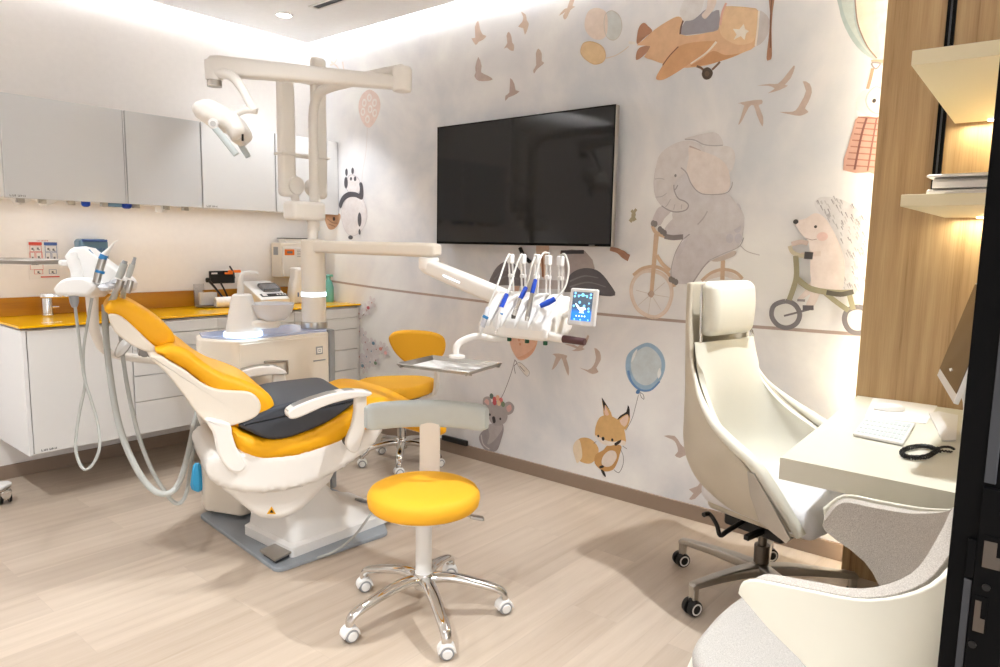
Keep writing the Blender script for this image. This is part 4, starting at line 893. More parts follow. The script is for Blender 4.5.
# cardboard-coloured orange clamp
t = empty('syringe_clamp', 'orange clamp with a black pin above the black tablet holder', 'clamp', (2.45, 4.28, 1.045))
bm = B(); rbox(bm, (2.41, 4.26, 1.095), (.085, .02, .018), .006, T(0, 0, 0)); rbox(bm, (2.37, 4.26, 1.083), (.05, .02, .012), .004); obj('jaws', bm, M['orange'], t)
bm = B(); cyl(bm, (2.375, 4.255, 1.13), (2.4, 4.255, 1.09), .005, .006, 10); cyl(bm, (2.4, 4.255, 1.09), (2.408, 4.255, 1.05), .005, .004, 10); obj('pin', bm, M['dark_grey'], t)
# mixing machine
t = empty('mixing_machine', 'white capsule mixing machine with smoked lid and black display', 'dental machine', (2.66, 4.15, ZT))
x0, x1 = 2.50, 2.70
bm = B(); prism(bm, [(4.30, ZT+.004), (4.02, ZT+.004), (4.015, ZT+.045), (4.04, ZT+.06), (4.24, ZT+.15), (4.30, ZT+.15)], 2.45, 2.66, "x", .006); obj('housing', bm, M['white'], t)
bm = B(); prism(bm, [(4.295, ZT), (4.03, ZT), (4.03, ZT+.006), (4.295, ZT+.006)], 2.455, 2.655, "x", .001); obj('foot', bm, M['grey_plastic'], t)
nrm = V((0, -.14, .045)).normalized()
Ms = frameM((2.57, 4.075, ZT+.0775), (1, 0, 0), (0, .20, .09))
bm = B(); rbox(bm, (.012, .07, .010), (.13, .09, .026), .010, Ms @ RX(0), seg=4); obj('lid', bm, M['smoke'], t, label='smoked transparent lid')
bm = B(); rbox(bm, (0, -.017, .0), (.19, .035, .004), .002, Ms); c = obj('control_strip', bm, M['black'], t)
bm = B(); 
for dx in (-.082,): box(bm, dx-.002, dx+.03, -.028, -.006, .0015, .003, Mx=Ms)
for dx in (.025, .045, .065, .082): box(bm, dx-.006, dx+.006, -.024, -.01, .0015, .003, Mx=Ms)
obj('buttons', bm, M['paper'], c)
bm = B(); box(bm, 2.4485, 2.451, 4.12, 4.2, ZT+.015, ZT+.035); obj('side_vent', bm, M['dark_grey'], t)
# bottles
bm = B(); prism(bm, [(-.052, 0), (-.055, .07), (-.044, .14), (-.03, .19), (-.034, .235), (-.018, .245), (.018, .245), (.03, .235), (.032, .19), (.048, .14), (.055, .05), (.052, 0)], 4.10, 4.19, 'y', .022, Mx=T(2.80, 0, ZT)); 
t = empty('detergent_bottle', 'white plastic detergent bottle beside the unit column', 'bottle', (2.80, 4.145, ZT)); obj('body', bm, M['white'], t)
bm = B(); box(bm, 2.775, 2.785, 4.098, 4.1005, ZT+.045, ZT+.075); obj('label_print', bm, M['navy'], t)
t = empty('spray_bottle', 'teal bottle on the yellow worktop at the wallpaper end', 'bottle', (3.03, 4.10, ZT))
bm = B(); lathe(bm, [(.033, 0), (.036, .01), (.036, .1), (.025, .14), (.014, .155), (.014, .165)], 28, T(3.03, 4.10, ZT)); obj('body', bm, M['teal'], t)
bm = B(); lathe(bm, [(.016, 0), (.016, .02), (.01, .026)], 20, T(3.03, 4.10, ZT+.165)); rbox(bm, (3.03, 4.08, ZT+.185), (.016, .05, .016), .004); obj('pump', bm, M['teal'], t)
# wall dispenser box with labels and tray on top
t = empty('mounted_dispenser', 'cream metal dispenser box with orange and white labels on the wall beside the column', 'dispenser', (2.86, 4.3, 1.0))
bm = B(); rbox(bm, (2.895, 4.305, 1.165), (.30, .12, .24), .01, seg=3); h = obj('housing', bm, M['beige'], t)
bm = B(); rbox(bm, (2.8925, 4.238, 1.155), (.275, .014, .205), .005); dr = obj('front_door', bm, M['cream'], t)
bm = B(); box(bm, 2.768, 2.843, 4.2285, 4.2315, 1.2, 1.24); obj('orange_label', bm, M['orange'], dr, label='orange warning label')
bm = B(); box(bm, 2.855, 2.93, 4.2285, 4.2315, 1.18, 1.25); obj('white_label', bm, M['paper'], dr, label='white printed label')
bm = B()
for k in range(5): box(bm, 2.865, 2.92, 4.2275, 4.229, 1.19+k*.011, 1.193+k*.011)
box(bm, 2.785, 2.828, 4.2275, 4.229, 1.212, 1.228)
obj('label_lines', bm, M['ink'], dr)
bm = B(); box(bm, 2.7435, 2.747, 4.275, 4.33, 1.2, 1.255, .001); obj('vent', bm, M['grey_plastic'], t)
t = empty('metal_tray', 'low metal tray with dark rim on top of the wall dispenser', 'tray', (2.87, 4.28, 1.286))
bm = B(); prism(bm, [(2.80, 1.2855), (3.02, 1.2855), (3.03, 1.312), (2.79, 1.312)], 4.26, 4.35, 'y', .003); obj('body', bm, M['cream'], t)
bm = B(); box(bm, 2.787, 3.033, 4.256, 4.354, 1.3125, 1.318, .001); obj('rim', bm, M['darksteel'], t)
# ------------------------------------------------------------------ television
t = empty('television', 'large black flat television on the wallpaper wall', 'television', (3.07, 2.415, 1.29))
y0, y1, z0, z1, xs = 1.812, 3.019, 1.296, 1.978, 3.022
bm = B(); rbox(bm, ((xs+.02), (y0+y1)/2, (z0+z1)/2), (.036, y1-y0, z1-z0), .006, seg=3); obj('casing', bm, M['steel'], t)
bm = B(); w_ = .007
for a in ((y0+.001, y1-.001, z0+.001, z0+.014), (y0+.001, y1-.001, z1-w_, z1-.001), (y0+.001, y0+w_, z0+.014, z1-w_), (y1-w_, y1-.001, z0+.014, z1-w_)): box(bm, xs-.0015, xs+.002, *a)
obj('bezel', bm, M['matte_black'], t)
bm = B(); box(bm, xs-.0005, xs+.0018, y0+w_, y1-w_, z0+.014, z1-w_); obj('screen', bm, M['screen'], t)
bm = B(); box(bm, xs-.0019, xs-.0014, 1.905, 1.94, z0+.004, z0+.009); obj('logo', bm, M['ink'], t)
bm = B(); box(bm, xs+.04, XW-.0035, 2.2, 2.62, 1.45, 1.85, .004); obj('wall_bracket', bm, M['matte_black'], t)
bm = B(); tube(bm, [(3.071,2.42,1.281),(3.066,2.387,1.238),(3.068,2.346,1.206)] , .011, 10); obj('power_cable', bm, M['black'], t)
# low black socket bar on the wallpaper
bm = B(); rbox(bm, (XW-.0265, 2.905, .092), (.022, .21, .034), .006); o = single('socket_bar', bm, M['black'], 'black cable duct low on the wallpaper beside the rear stool', 'socket bar')
# ceiling vent
t = empty('ceiling_vent', 'small slotted air vent at the top edge of the ceiling', 'vent', (2.63, 3.36, ZC))
bm = B()
for a in ((2.56, 2.575, 3.2, 3.62), (2.62, 2.635, 3.2, 3.62), (2.575, 2.62, 3.605, 3.62), (2.575, 2.62, 3.2, 3.215)): box(bm, *a, ZC-.006, ZC-.0003, .001)
obj('frame', bm, M['white'], t)
bm = B(); box(bm, 2.575, 2.62, 3.215, 3.605, ZC-.002, ZC-.0004); obj('slot', bm, M['dark_grey'], t)
# ------------------------------------------------------------------ dental unit
def prism3(bm, pts, th, r=0, smooth=0, seg=4, back=0.5, belly=0):
    """pts: 3D points of a planar outline; thickness th is laid back*th behind and the rest in front of it"""
    P = [V(p) for p in pts]; c = sum(P, V())/len(P); n = V((0, 0, 0))
    for a, b in zip(P, P[1:]+P[:1]): n += (a-c).cross(b-c)
    n.normalize(); 
    if n.dot(c-V((0, 0, 1.3))) > 0: n = -n
    x = (P[1]-P[0]).normalized(); y = n.cross(x); Mx = Matrix((x, y, n)).transposed().to_4x4(); Mx.translation = c
    q = [((p-c).dot(x), (p-c).dot(y)) for p in P]
    prism(bm, q, -th*back, th*(1-back), 'z', r, seg, Mx, smooth, belly=belly)
unit = empty('dental_unit', 'cream dental unit cabinet with glass top, cuspidor, column and swing arm', 'dental unit', (1.85, 3.0, .02))
plan = [(1.625, 2.88), (2.15, 2.88), (2.15, 3.2), (1.60, 3.2), (1.552, 3.07)]
def rounded(poly, r, k=5):
    out = []; n = len(poly)
    for i in range(n):
        a, b, c = V(poly[i-1]), V(poly[i]), V(poly[(i+1) % n]); u = (a-b).normalized(); v = (c-b).normalized()
        ang = u.angle(v); d = min(r/math.tan(ang/2), (a-b).length*.45, (c-b).length*.45)
        for j in range(k+1):
            t = j/k; p = (b+u*d)*(1-t)**2+b*2*t*(1-t)+(b+v*d)*t*t; out.append((p.x, p.y))
    return out
pl = rounded([(a, b) for a, b in plan], .045)
bm = B(); prism(bm, pl, .035, .852, 'z', .012); obj('cabinet', bm, M['beige'], unit)
bm = B(); prism(bm, rounded([(1.64, 2.876), (2.12, 2.876), (2.12, 2.90), (1.64, 2.90)], .008), .12, .835, 'z', .004); obj('front_panel', bm, M['beige'], unit)
bm = B(); box(bm, 2.125, 2.158, 2.872, 3.15, .04, .862, .006); obj('side_rail', bm, M['grey_plastic'], unit, label='grey upright rail')
bm = B(); prism(bm, rounded([(1.64, 2.89), (2.14, 2.89), (2.14, 3.19), (1.615, 3.19), (1.57, 3.075)], .04), .852, .863, 'z', .002); obj('glass_top', bm, M['violet_glass'], unit, label='cool reflective glass top')
bm = B(); box(bm, 2.045, 2.085, 2.8735, 2.877, .745, .785, .003); box(bm, 2.03, 2.10, 2.8735, 2.877, .712, .718); e_ = obj('emblem', bm, M['grey_plastic'], unit)
bm = B(); box(bm, 2.052, 2.078, 2.872, 2.874, .752, .757); box(bm, 2.052, 2.078, 2.872, 2.874, .772, .777); box(bm, 2.052, 2.057, 2.872, 2.874, .757, .772); box(bm, 2.073, 2.078, 2.872, 2.874, .757, .772); box(bm, 2.061, 2.069, 2.872, 2.874, .761, .768); obj('emblem_lines', bm, M['paper'], e_)
# cuspidor
cx, cy = 1.70, 2.945
bm = B(); lathe(bm, [(.08, .863), (.085, .867), (.085, .880), (.08, .884)], 40, T(cx, cy, 0)); obj('light_ring', bm, M['glow'], unit, label='glowing blue-white ring')
bm = B()
rs = []
for z, r_, s_ in ((.884, .079, 1), (.89, .078, 1), (.95, .066, 1), (1.03, .05, 1), (1.05, .044, 1), (1.056, .034, 1)): rs.append([V((cx+r_*cos(a*pi/18), cy+r_*sin(a*pi/18)*.9, z)) for a in range(36)])
rings(bm, rs); tw = obj('cuspidor_tower', bm, M['white'], unit)
bm = B(); tube(bm, [(cx-.008, cy, 1.045), (cx-.006, cy, 1.10), (cx-.003, cy-.001, 1.13), (cx+.004, cy-.003, 1.146), (cx+.02, cy-.01, 1.152), (cx+.055, cy-.025, 1.151), (cx+.066, cy-.03, 1.142)], [.016, .013, .011, .010, .009, .0075, .006], 16); obj('spout', bm, M['white'], tw)
bx, by = cx+.125, cy-.03
bm = B(); lathe(bm, [(.03, .925), (.06, .93), (.085, .95), (.102, .985), (.108, 1.008), (.104, 1.008), (.098, .985), (.08, .955), (.05, .935), (.01, .932)], 44, T(bx, by, 0)); obj('rinse_bowl', bm, M['translucent'], unit, label='frosted rinse bowl')
bm = B(); rbox(bm, (cx+.08, cy-.02, .915), (.16, .10, .045), .02, RZ(0)); obj('bowl_carrier', bm, M['cream'], unit)
# column
ux, uy = 2.115, 2.985
bm = B(); lathe(bm, [(.064, .863), (.066, .866), (.066, .893), (.064, .897)], 48, T(ux, uy, 0)); obj('column_collar', bm, M['steel'], unit)
bm = B(); lathe(bm, [(.06, .897), (.06, 1.024), (.0605, 1.025)], 48, T(ux, uy, 0)); lathe(bm, [(.06, 1.045), (.06, 1.24), (.058, 1.3), (.05, 1.308)], 48, T(ux, uy, 0)); obj('column', bm, M['beige'], unit)
bm = B(); lathe(bm, [(.0603, 1.0245), (.0615, 1.027), (.0615, 1.043), (.0603, 1.0455)], 48, T(ux, uy, 0)); obj('light_ring', bm, M['glow'], unit, label='glowing blue-white ring')
bm = B(); J = V((2.135, 2.15, 1.27))
A0 = V((ux, uy, 1.272)); d_ = (J-A0); side = V((-d_.y, d_.x, 0)).normalized()
rs = []
for t in [0, .02, .1, .5, .95, .985, 1.0, 1.02, 1.03]:
    p = A0+d_*t; k = 1 if t < .99 else (.93 if t < 1.01 else (.8 if t < 1.025 else .5)); w_, h_ = .036*k, .031*(1 if t > .12 else 1.0)*k
    rs.append([p+side*(w_*math.copysign(abs(cos(a))**.5, cos(a)))+V((0, 0, h_*math.copysign(abs(sin(a))**.5, sin(a)))) for a in [2*pi*i/28+.01 for i in range(28)]])
rings(bm, rs); obj('support_arm', bm, M['beige'], unit)
bm = B(); lathe(bm, [(.03, 1.185), (.042, 1.19), (.044, 1.2), (.044, 1.232), (.04, 1.238)], 32, T(J.x-.01, J.y+.02, 0)); obj('arm_joint', bm, M['cream'], unit)
HD = [(1.896,1.681,1.004),(1.92,1.393,1.005)]
h0, h1 = V(HD[0]), V(HD[1]); ua = V((h1.x-h0.x, h1.y-h0.y, 0)).normalized(); va = V((-ua.y, ua.x, 0)); HW = (h1-h0).length
if va.x < 0: va = -va
HM = Matrix((ua, va, V((0, 0, 1)))).transposed().to_4x4(); HM.translation = V((h0.x, h0.y, .985))
E0 = HM @ V((.04, .16, .1)); S0 = V((J.x-.01, J.y+.02, 1.2))
bm = B(); ds = (E0-S0); nn = V((0, 0, 1)); sd = ds.cross(nn).normalized(); upv = sd.cross(ds).normalized(); rs = []
for t in (-.06, -.04, 0, .5, .96, 1.0, 1.02):
    k = {-.06: .5, -.04: .85, 0: 1, .5: 1.05, .96: 1.05, 1.0: .9, 1.02: .6}[t]; p = S0+ds*t
    rs.append([p+sd*(.034*k*math.copysign(abs(cos(a))**.55, cos(a)))+upv*(.032*k*math.copysign(abs(sin(a))**.55, sin(a))) for a in [2*pi*i/28+.01 for i in range(28)]])
rings(bm, rs); sw = obj('swing_arm', bm, M['cream'], unit)
bm = B(); pA = S0+ds*.28; cyl(bm, pA-sd*.0345-ds.normalized()*.0+upv*.006, pA+ds*.2-sd*.0345+upv*.006, .003, n=8) if sd.dot(pA-V((0, 0, 1.3))) > 0 else cyl(bm, pA+sd*.0345, pA+ds*.2+sd*.0345, .003, n=8)
obj('arm_light', bm, M['glow'], sw)
# delivery table
bm = B()
prof = [(-.005, .005), (.0, -.008), (.03, -.014), (.16, -.006), (.2, .03), (.205, .09), (.19, .125), (.16, .135), (.10, .12), (.05, .075), (.01, .045), (-.004, .03)]
prism(bm, prof, -.005, HW+.0, 'x', .022, 5, HM, smooth=3); tb = obj('delivery_table', bm, M['cream'], unit)
bm = B()
for k in range(5):
    u = .035+k*(HW-.07)/4
    prism(bm, [(-.008, .03), (.0, .022), (.05, .045), (.1, .09), (.14, .12), (.13, .143), (.09, .132), (.04, .092), (-.002, .055)], u-.022, u+.022, 'x', .007, 3, HM, smooth=2)
obj('instrument_cradles', bm, M['white'], tb)
for k in range(4):
    bm = B(); u = .05+k*.075; cyl(bm, HM @ V((u, .02, -.013)), HM @ V((u, .02, -.027)), .008, n=14, bev=.002); obj('valve_cap', bm, M['green'], tb, label='dark green cap')
# whip arms with hoses
W_ = [(2.033,1.645,1.25),(2.034,1.589,1.251),(2.039,1.528,1.252),(2.036,1.475,1.25),(2.035,1.421,1.248)]
for k, q in enumerate(W_):
    q = V(q); foot = HM @ V((.045+k*(HW-.08)/4, .15, .12))
    bm = B()
    for o_ in (-.0075, .0075): tube(bm, [foot+ua*o_, foot.lerp(q, .5)+ua*o_, q+ua*o_+V((0, 0, -.02))], .0035, 8, 3)
    rbox(bm, q.lerp(foot, .02)+V((0, 0, .0)), (.024, .02, .035), .005, None); rbox(bm, q.lerp(foot, .45), (.022, .018, .014), .004)
    obj('whip_arm', bm, M['white'], tb)
# touch screen and handle
TP = [(1.998,1.353,1.157),(1.998,1.243,1.158),(1.979,1.24,1.03),(1.979,1.351,1.031)]
TP = [V(p) for p in TP]; o_ = sum(TP, V())/4; TMx = frameM(o_, (TP[1]-TP[0])+(TP[2]-TP[3]), (TP[0]-TP[3])+(TP[1]-TP[2]))
tw_, th_ = (TP[1]-TP[0]).length, (TP[0]-TP[3]).length
bm = B(); rbox(bm, (0, 0, -.008), (tw_, th_, .016), .007, TMx); ts = obj('touch_screen', bm, M['white'], unit)
bm = B(); sw_, sh_ = tw_*.36, th_*.40; box(bm, -sw_, sw_, -sh_*.9, sh_, .0002, .0012, Mx=TMx)
m2 = mat('display_blue_gradient', (60, 70, 80), .1); nt = m2.node_tree; bs = nt.nodes['Principled BSDF']
tc = nt.nodes.new('ShaderNodeTexCoord'); sp = nt.nodes.new('ShaderNodeSeparateXYZ'); nt.links.new(tc.outputs['Generated'], sp.inputs[0])
rp = ramp(nt, [(0, (40, 120, 220)), (.25, (24, 130, 235)), (.45, (60, 78, 96)), (1, (78, 84, 90))]); nt.links.new(sp.outputs['Z'], rp.inputs[0]); nt.links.new(rp.outputs[0], bs.inputs['Emission Color']); bs.inputs['Emission Strength'].default_value = .9
dsp = obj('display', bm, m2, ts, label='lit blue display')
MI = mat('display_icon_blue', (120, 190, 250), .3, emit=(120, 200, 255), estr=1.0); MWH = mat('display_icon_white', (240, 250, 255), .3, emit=(240, 250, 255), estr=1.1)
def tp(x, y): return ((x-.5)*2*sw_, (0.5-y)*2*sh_*.95+sh_*.05)
bm = B()
for x, y, r_ in ((.12, .05, .004), (.9, .07, .004), (.1, .16, .004), (.3, .16, .003), (.5, .1, .006), (.72, .16, .003), (.9, .18, .004), (.38, .36, .0045), (.1, .5, .004), (.62, .48, .0045), (.85, .38, .003), (.85, .56, .004), (.87, .66, .004), (.2, .96, .003), (.5, .96, .003), (.88, .96, .003)):
    c = tp(x, y); lathe(bm, [(r_, 0), (r_, .0008)], 16, TMx @ T(c[0], c[1], .0013))
c = tp(.5, .11); box(bm, c[0]-.02, c[0]+.02, c[1]-.002, c[1]+.001, .0013, .002, Mx=TMx)
obj('display_icons', bm, MI, dsp)
bm = B()
for x in (.28, .42, .56, .7): c = tp(x, .84); box(bm, c[0]-.0022, c[0]+.0022, c[1]-.0022, c[1]+.0022, .0013, .0021, Mx=TMx)
prism(bm, [tp(.15, .4), tp(.22, .42), (tp(.42, .55)), tp(.6, .52), tp(.72, .56), tp(.72, .6), tp(.6, .62), tp(.6, .7), tp(.66, .73), tp(.4, .73), tp(.46, .68), tp(.42, .64), tp(.3, .56)], .0013, .0021, 'z', 0, Mx=TMx)
obj('chair_icon', bm, MWH, dsp)
bm = B(); hb = HM @ V((HW-.01, .03, .005)); he = HM @ V((HW+.05, .03, .0)); cyl(bm, hb, he, .017, .015, 20, .003); obj('handle_stub', bm, M['cream'], tb)
bm = B(); cyl(bm, he, HM @ V((HW+.135, .03, -.003)), .0135, .0125, 20, .003); obj('grip', bm, M['maroon'], tb, label='dark maroon handle grip')
bm = B(); tube(bm, [HM @ V((HW-.02, .12, .06)), HM @ V((HW+.03, .11, .08)), o_-TMx.to_3x3() @ V((0, 0, .016))+V((0, 0, -.01))], .012, 12); obj('screen_arm', bm, M['cream'], unit)
# tray arm under the table
bm = B(); tube(bm, [HM @ V((.12, .04, -.01)), HM @ V((.08, .0, -.022))] + [(1.819,1.612,0.9808),(1.774,1.646,0.9639),(1.752,1.653,0.9408),(1.749,1.65,0.9099)], [.010, .010, .011, .012, .012, .012], 14); obj('tray_arm', bm, M['cream'], unit)
TRc = [(1.636,1.812),(1.855,1.94),(1.935,1.606),(1.686,1.474)]
tcx, tcy = sum(p[0] for p in TRc)/4, sum(p[1] for p in TRc)/4
bm = B(); q = [(1.751,1.648,0.9117)]; lathe(bm, [(.028, -.004), (.028, .004), (.015, .008)], 30, T(*q[0])); obj('tray_mount', bm, M['cream'], unit)
tl = V((TRc[2][0]-TRc[1][0]+TRc[3][0]-TRc[0][0], TRc[2][1]-TRc[1][1]+TRc[3][1]-TRc[0][1], 0)); TL = tl.length/2; TW = .22; TL *= .87
TR = frameM((tcx, tcy, .862), tl, (tl.y*-1, tl.x, 0))
def make_tray(name, lab, Mx, L, W):
    t = empty(name, lab, 'tray', Mx.translation)
    bm = B(); box(bm, -L/2+.012, L/2-.012, -W/2+.012, W/2-.012, 0, .003, Mx=Mx); obj('tray_bottom', bm, M['white'], t)
    bm = B()
    for s in (-1, 1):
        prism(bm, [(s*(W/2-.014), .0), (s*(W/2+.004), .014), (s*(W/2), .017), (s*(W/2-.018), .003)], -L/2, L/2, 'x', 0, Mx=Mx)
        prism(bm, [(s*(L/2-.014), .0), (s*(L/2+.004), .014), (s*(L/2), .017), (s*(L/2-.018), .003)], -W/2, W/2, 'y', 0, Mx=Mx)
    obj('tray_rim', bm, M['steel'], t, label='steel rim'); return t
make_tray('instrument_tray', 'flat instrument tray with white liner and steel rim under the delivery table', TR, TL, TW)
# handpieces in the cradles, each with its hose
def hand(name, lab, hose, parts):
    t = empty(name, lab, 'dental handpiece', hose[-1], 0, 'handpieces on the delivery table')
    bm = B(); tube(bm, hose, .0036, 8); obj('hose', bm, M['hose'], t)
    for nm, pts, r_, m, lb in parts:
        bm = B(); tube(bm, pts, r_, 14, 3); obj(nm, bm, M[m], t, label=lb)
    return t
hand('dental_handpiece', 'clear-and-white syringe handpiece, first from the left on the delivery table', [(2.031,1.65,1.264),(1.989,1.633,1.24),(1.919,1.607,1.166),(1.879,1.599,1.12),(1.857,1.601,1.079)],
     [('body', [(1.857,1.601,1.079),(1.84,1.599,1.044),(1.831,1.603,1.012)], [.008, .0095, .009], 'translucent', None), ('collar', [(1.843,1.597,1.051),(1.839,1.6,1.042)], .0105, 'lightblue', 'light blue ring'), ('tip', [(1.831,1.604,1.015),(1.826,1.606,0.9965),(1.823,1.606,0.9757)], [.009, .006, .0015], 'white', None)])
hand('dental_handpiece', 'white handpiece with long blue sleeve, second from the left on the delivery table', [(2.033,1.593,1.266),(1.993,1.58,1.236),(1.925,1.553,1.169),(1.888,1.542,1.126)],
     [('sleeve', [(1.888,1.542,1.128),(1.871,1.542,1.103),(1.855,1.541,1.081)], [.0075, .0085, .008], 'blue', 'blue sleeve'), ('body', [(1.856,1.54,1.083),(1.839,1.537,1.043),(1.831,1.54,1.008)], [.008, .0085, .006], 'white', None), ('ring', [(1.85,1.536,1.066),(1.849,1.537,1.061)], .0092, 'lightblue', None), ('tip', [(1.832,1.539,1.01),(1.828,1.54,0.9947)], [.006, .0045], 'chrome', None)])
hand('dental_handpiece', 'chrome handpiece with blue sleeve, third from the left on the delivery table', [(2.038,1.532,1.266),(2.002,1.521,1.232),(1.95,1.495,1.186),(1.916,1.481,1.152)],
     [('sleeve', [(1.917,1.481,1.153),(1.9,1.481,1.132),(1.889,1.483,1.116)], [.0075, .0085, .0075], 'blue', 'blue sleeve'), ('body', [(1.89,1.483,1.117),(1.871,1.483,1.087),(1.858,1.485,1.059)], [.007, .009, .008], 'chrome', None), ('head', [(1.859,1.486,1.062),(1.856,1.486,1.049)], [.0085, .007], 'darksteel', None)])
hand('dental_handpiece', 'slim chrome handpiece with blue sleeve, fourth from the left on the delivery table', [(2.036,1.472,1.271),(2.007,1.476,1.272),(1.97,1.466,1.244),(1.946,1.458,1.209),(1.924,1.446,1.18)],
     [('sleeve', [(1.924,1.446,1.181),(1.911,1.443,1.159),(1.901,1.442,1.136)], [.0072, .0082, .0075], 'blue', 'blue sleeve'), ('body', [(1.901,1.442,1.136),(1.884,1.438,1.094),(1.872,1.437,1.057)], [.0065, .0085, .0085], 'steel', None), ('head', [(1.873,1.437,1.059),(1.869,1.438,1.044)], [.009, .007], 'chrome', None)])
hand('dental_handpiece', 'handpiece with blue end lying flat at the right end of the delivery table', [(2.035,1.424,1.263),(2.029,1.401,1.269),(2.017,1.377,1.236),(1.998,1.362,1.201),(1.969,1.356,1.156),(1.929,1.365,1.119)],
     [('sleeve', [(1.929,1.366,1.121),(1.913,1.383,1.108),(1.895,1.402,1.096)], [.0085, .0105, .008], 'blue', 'blue sleeve')])
# ------------------------------------------------------------------ operating lamp on its own pole
lamp = empty('operating_lamp', 'cream dental operating lamp on a folded arm rising above the unit', 'dental lamp', (2.11, 2.985, 1.31))
px_, py_ = [(2.128,1.745)][0][0], 2.985
EL = V([(2.114,2.327,1.998)][0]); LE = V([(1.592,2.929,2.03)][0])
bm = B(); cyl(bm, (ux, uy, 1.3), (ux, uy, 1.4), .026, n=24); cyl(bm, (px_, py_, 1.35), (px_, py_, 1.75), .024, n=24); obj('lower_pole', bm, M['cream'], lamp)
bm = B(); rbox(bm, (2.07, uy, 1.445), (.19, .1, .09), .018, seg=4); obj('junction_box', bm, M['cream'], lamp)
bm = B(); zt = EL.z+.03
def pp(t, z): return (px_+(EL.x-px_)*t, py_+(EL.y-py_)*t, z)
tube(bm, [(px_, py_, 1.75), (px_, py_, 1.83), (px_, py_, 1.90), pp(.025, 1.965), pp(.09, 2.01), pp(.2, 2.025), pp(.4, 2.03), pp(.7, 2.032), (EL.x, EL.y, zt)], [.0225, .0225, .0225, .023, .0235, .024, .025, .026, .027], 20, 4); obj('upper_pole', bm, M['cream'], lamp)
bm = B(); lathe(bm, [(.02, -.055), (.038, -.05), (.042, -.04), (.042, .035), (.036, .048), (.015, .055)], 32, T(EL.x, EL.y, EL.z-.005)); obj('elbow', bm, M['cream'], lamp)
bm = B(); EM = EL+V((0, 0, -.022)); dd = LE-EM; sd = dd.cross(V((0, 0, 1))).normalized(); uv = sd.cross(dd).normalized(); rs = []
for t, k in ((0, .75), (.03, .8), (.2, .86), (.7, 1.04), (.85, 1.12), (.97, 1.18), (1.01, 1.05), (1.03, .7)):
    p = EM+dd*t; rs.append([p+sd*(.034*k*math.copysign(abs(cos(a))**.55, cos(a)))+uv*(.036*k*math.copysign(abs(sin(a))**.55, sin(a))) for a in [2*pi*i/28+.01 for i in range(28)]])
rings(bm, rs); obj('spring_arm', bm, M['cream'], lamp)
bm = B(); lathe(bm, [(.03, -.085), (.03, -.06)], 28, T(LE.x, LE.y, LE.z)); obj('pivot_cap', bm, M['steel'], lamp, label='grey pivot cap')
bm = B(); lathe(bm, [(.033, -.0598), (.036, -.055), (.038, .02)], 28, T(LE.x, LE.y, LE.z)); obj('pivot', bm, M['cream'], lamp)
bm = B(); tube(bm, [(1.584,2.932,1.996),(1.606,2.874,1.996),(1.626,2.83,1.974),(1.64,2.787,1.922),(1.648,2.749,1.863),(1.659,2.731,1.834)], [.02, .022, .021, .019, .018, .017], 16); tube(bm, [(1.665,2.724,1.834),(1.635,2.76,1.837),(1.607,2.79,1.82)], [.013, .014, .013], 12); obj('drop_arm', bm, M['cream'], lamp)
bm = B(); prism3(bm, [(1.504,2.918,1.838),(1.524,2.898,1.86),(1.552,2.867,1.867),(1.577,2.832,1.849),(1.611,2.786,1.819),(1.629,2.755,1.776),(1.635,2.74,1.739),(1.623,2.75,1.714),(1.598,2.777,1.696),(1.578,2.809,1.74),(1.545,2.853,1.758),(1.507,2.905,1.794)], .15, .04, 2, seg=6); hd = obj('lamp_head', bm, M['cream'], lamp)
fr = V([(1.495,2.772,1.764)][0]); bk = V([(1.511,2.801,1.768)][0])
bm = B(); cyl(bm, bk, fr, .0215, .02, 28, .003); kb = obj('pivot_knob', bm, M['white'], hd)
bm = B(); dn = (fr-bk).normalized(); cyl(bm, fr, fr+dn*.002, .011, n=20); obj('knob_ring', bm, M['steel'], kb)
bm = B(); tube(bm, [(1.505,2.782,1.752),(1.523,2.743,1.707),(1.55,2.697,1.642)], [.013, .0145, .0135], 14, flat=.5, up=dn); obj('handle', bm, M['pale_grey'], hd, label='pale grey grip bar')
bm = B(); tube(bm, [(1.642,2.839,1.72),(1.654,2.817,1.682),(1.664,2.799,1.651)], [.012, .0135, .012], 14, flat=.5, up=dn); obj('handle', bm, M['pale_grey'], hd, label='pale grey grip bar')
bm = B(); prism3(bm, [(1.589,2.79,1.71),(1.623,2.75,1.714),(1.619,2.754,1.704),(1.597,2.778,1.696)], .09, .01); obj('lamp_lens', bm, M['white'], hd)
bm = B(); box(bm, -.004, .004, -.014, .014, 0, .002, Mx=frameM(V([(1.574,2.687,1.712)][0]), rr, uu+rr*.35) @ T(0, 0, -.001)); obj('switch', bm, M['black'], hd)
# ------------------------------------------------------------------ folded x-ray arm behind the pole
xr = empty('xray_arm', 'cream folded double x-ray arm standing upright behind the lamp pole', 'x-ray arm', (2.06, 3.06, 1.5))
yx = 3.07
def panel(bm, xa, xb, za, zb): rbox(bm, ((xa+xb)/2, yx, (za+zb)/2), (xb-xa, .045, zb-za), .022, seg=4)
XP = [(1.984,1.876),(2.077,1.889),(2.179,1.904),(2.264,1.916),(1.972,1.515),(2.169,2.144)]
bm = B(); panel(bm, XP[0][0], XP[1][0], 1.515, 2.14); obj('arm_section', bm, M['cream'], xr)
bm = B(); panel(bm, XP[2][0], XP[3][0], 1.515, 2.215); obj('arm_section', bm, M['cream'], xr)
bm = B()
for z in (1.72, 2.1): rbox(bm, ((XP[1][0]+XP[2][0])/2, yx, z), (XP[2][0]-XP[1][0]+.03, .04, .018 if z < 2 else .05), .006)
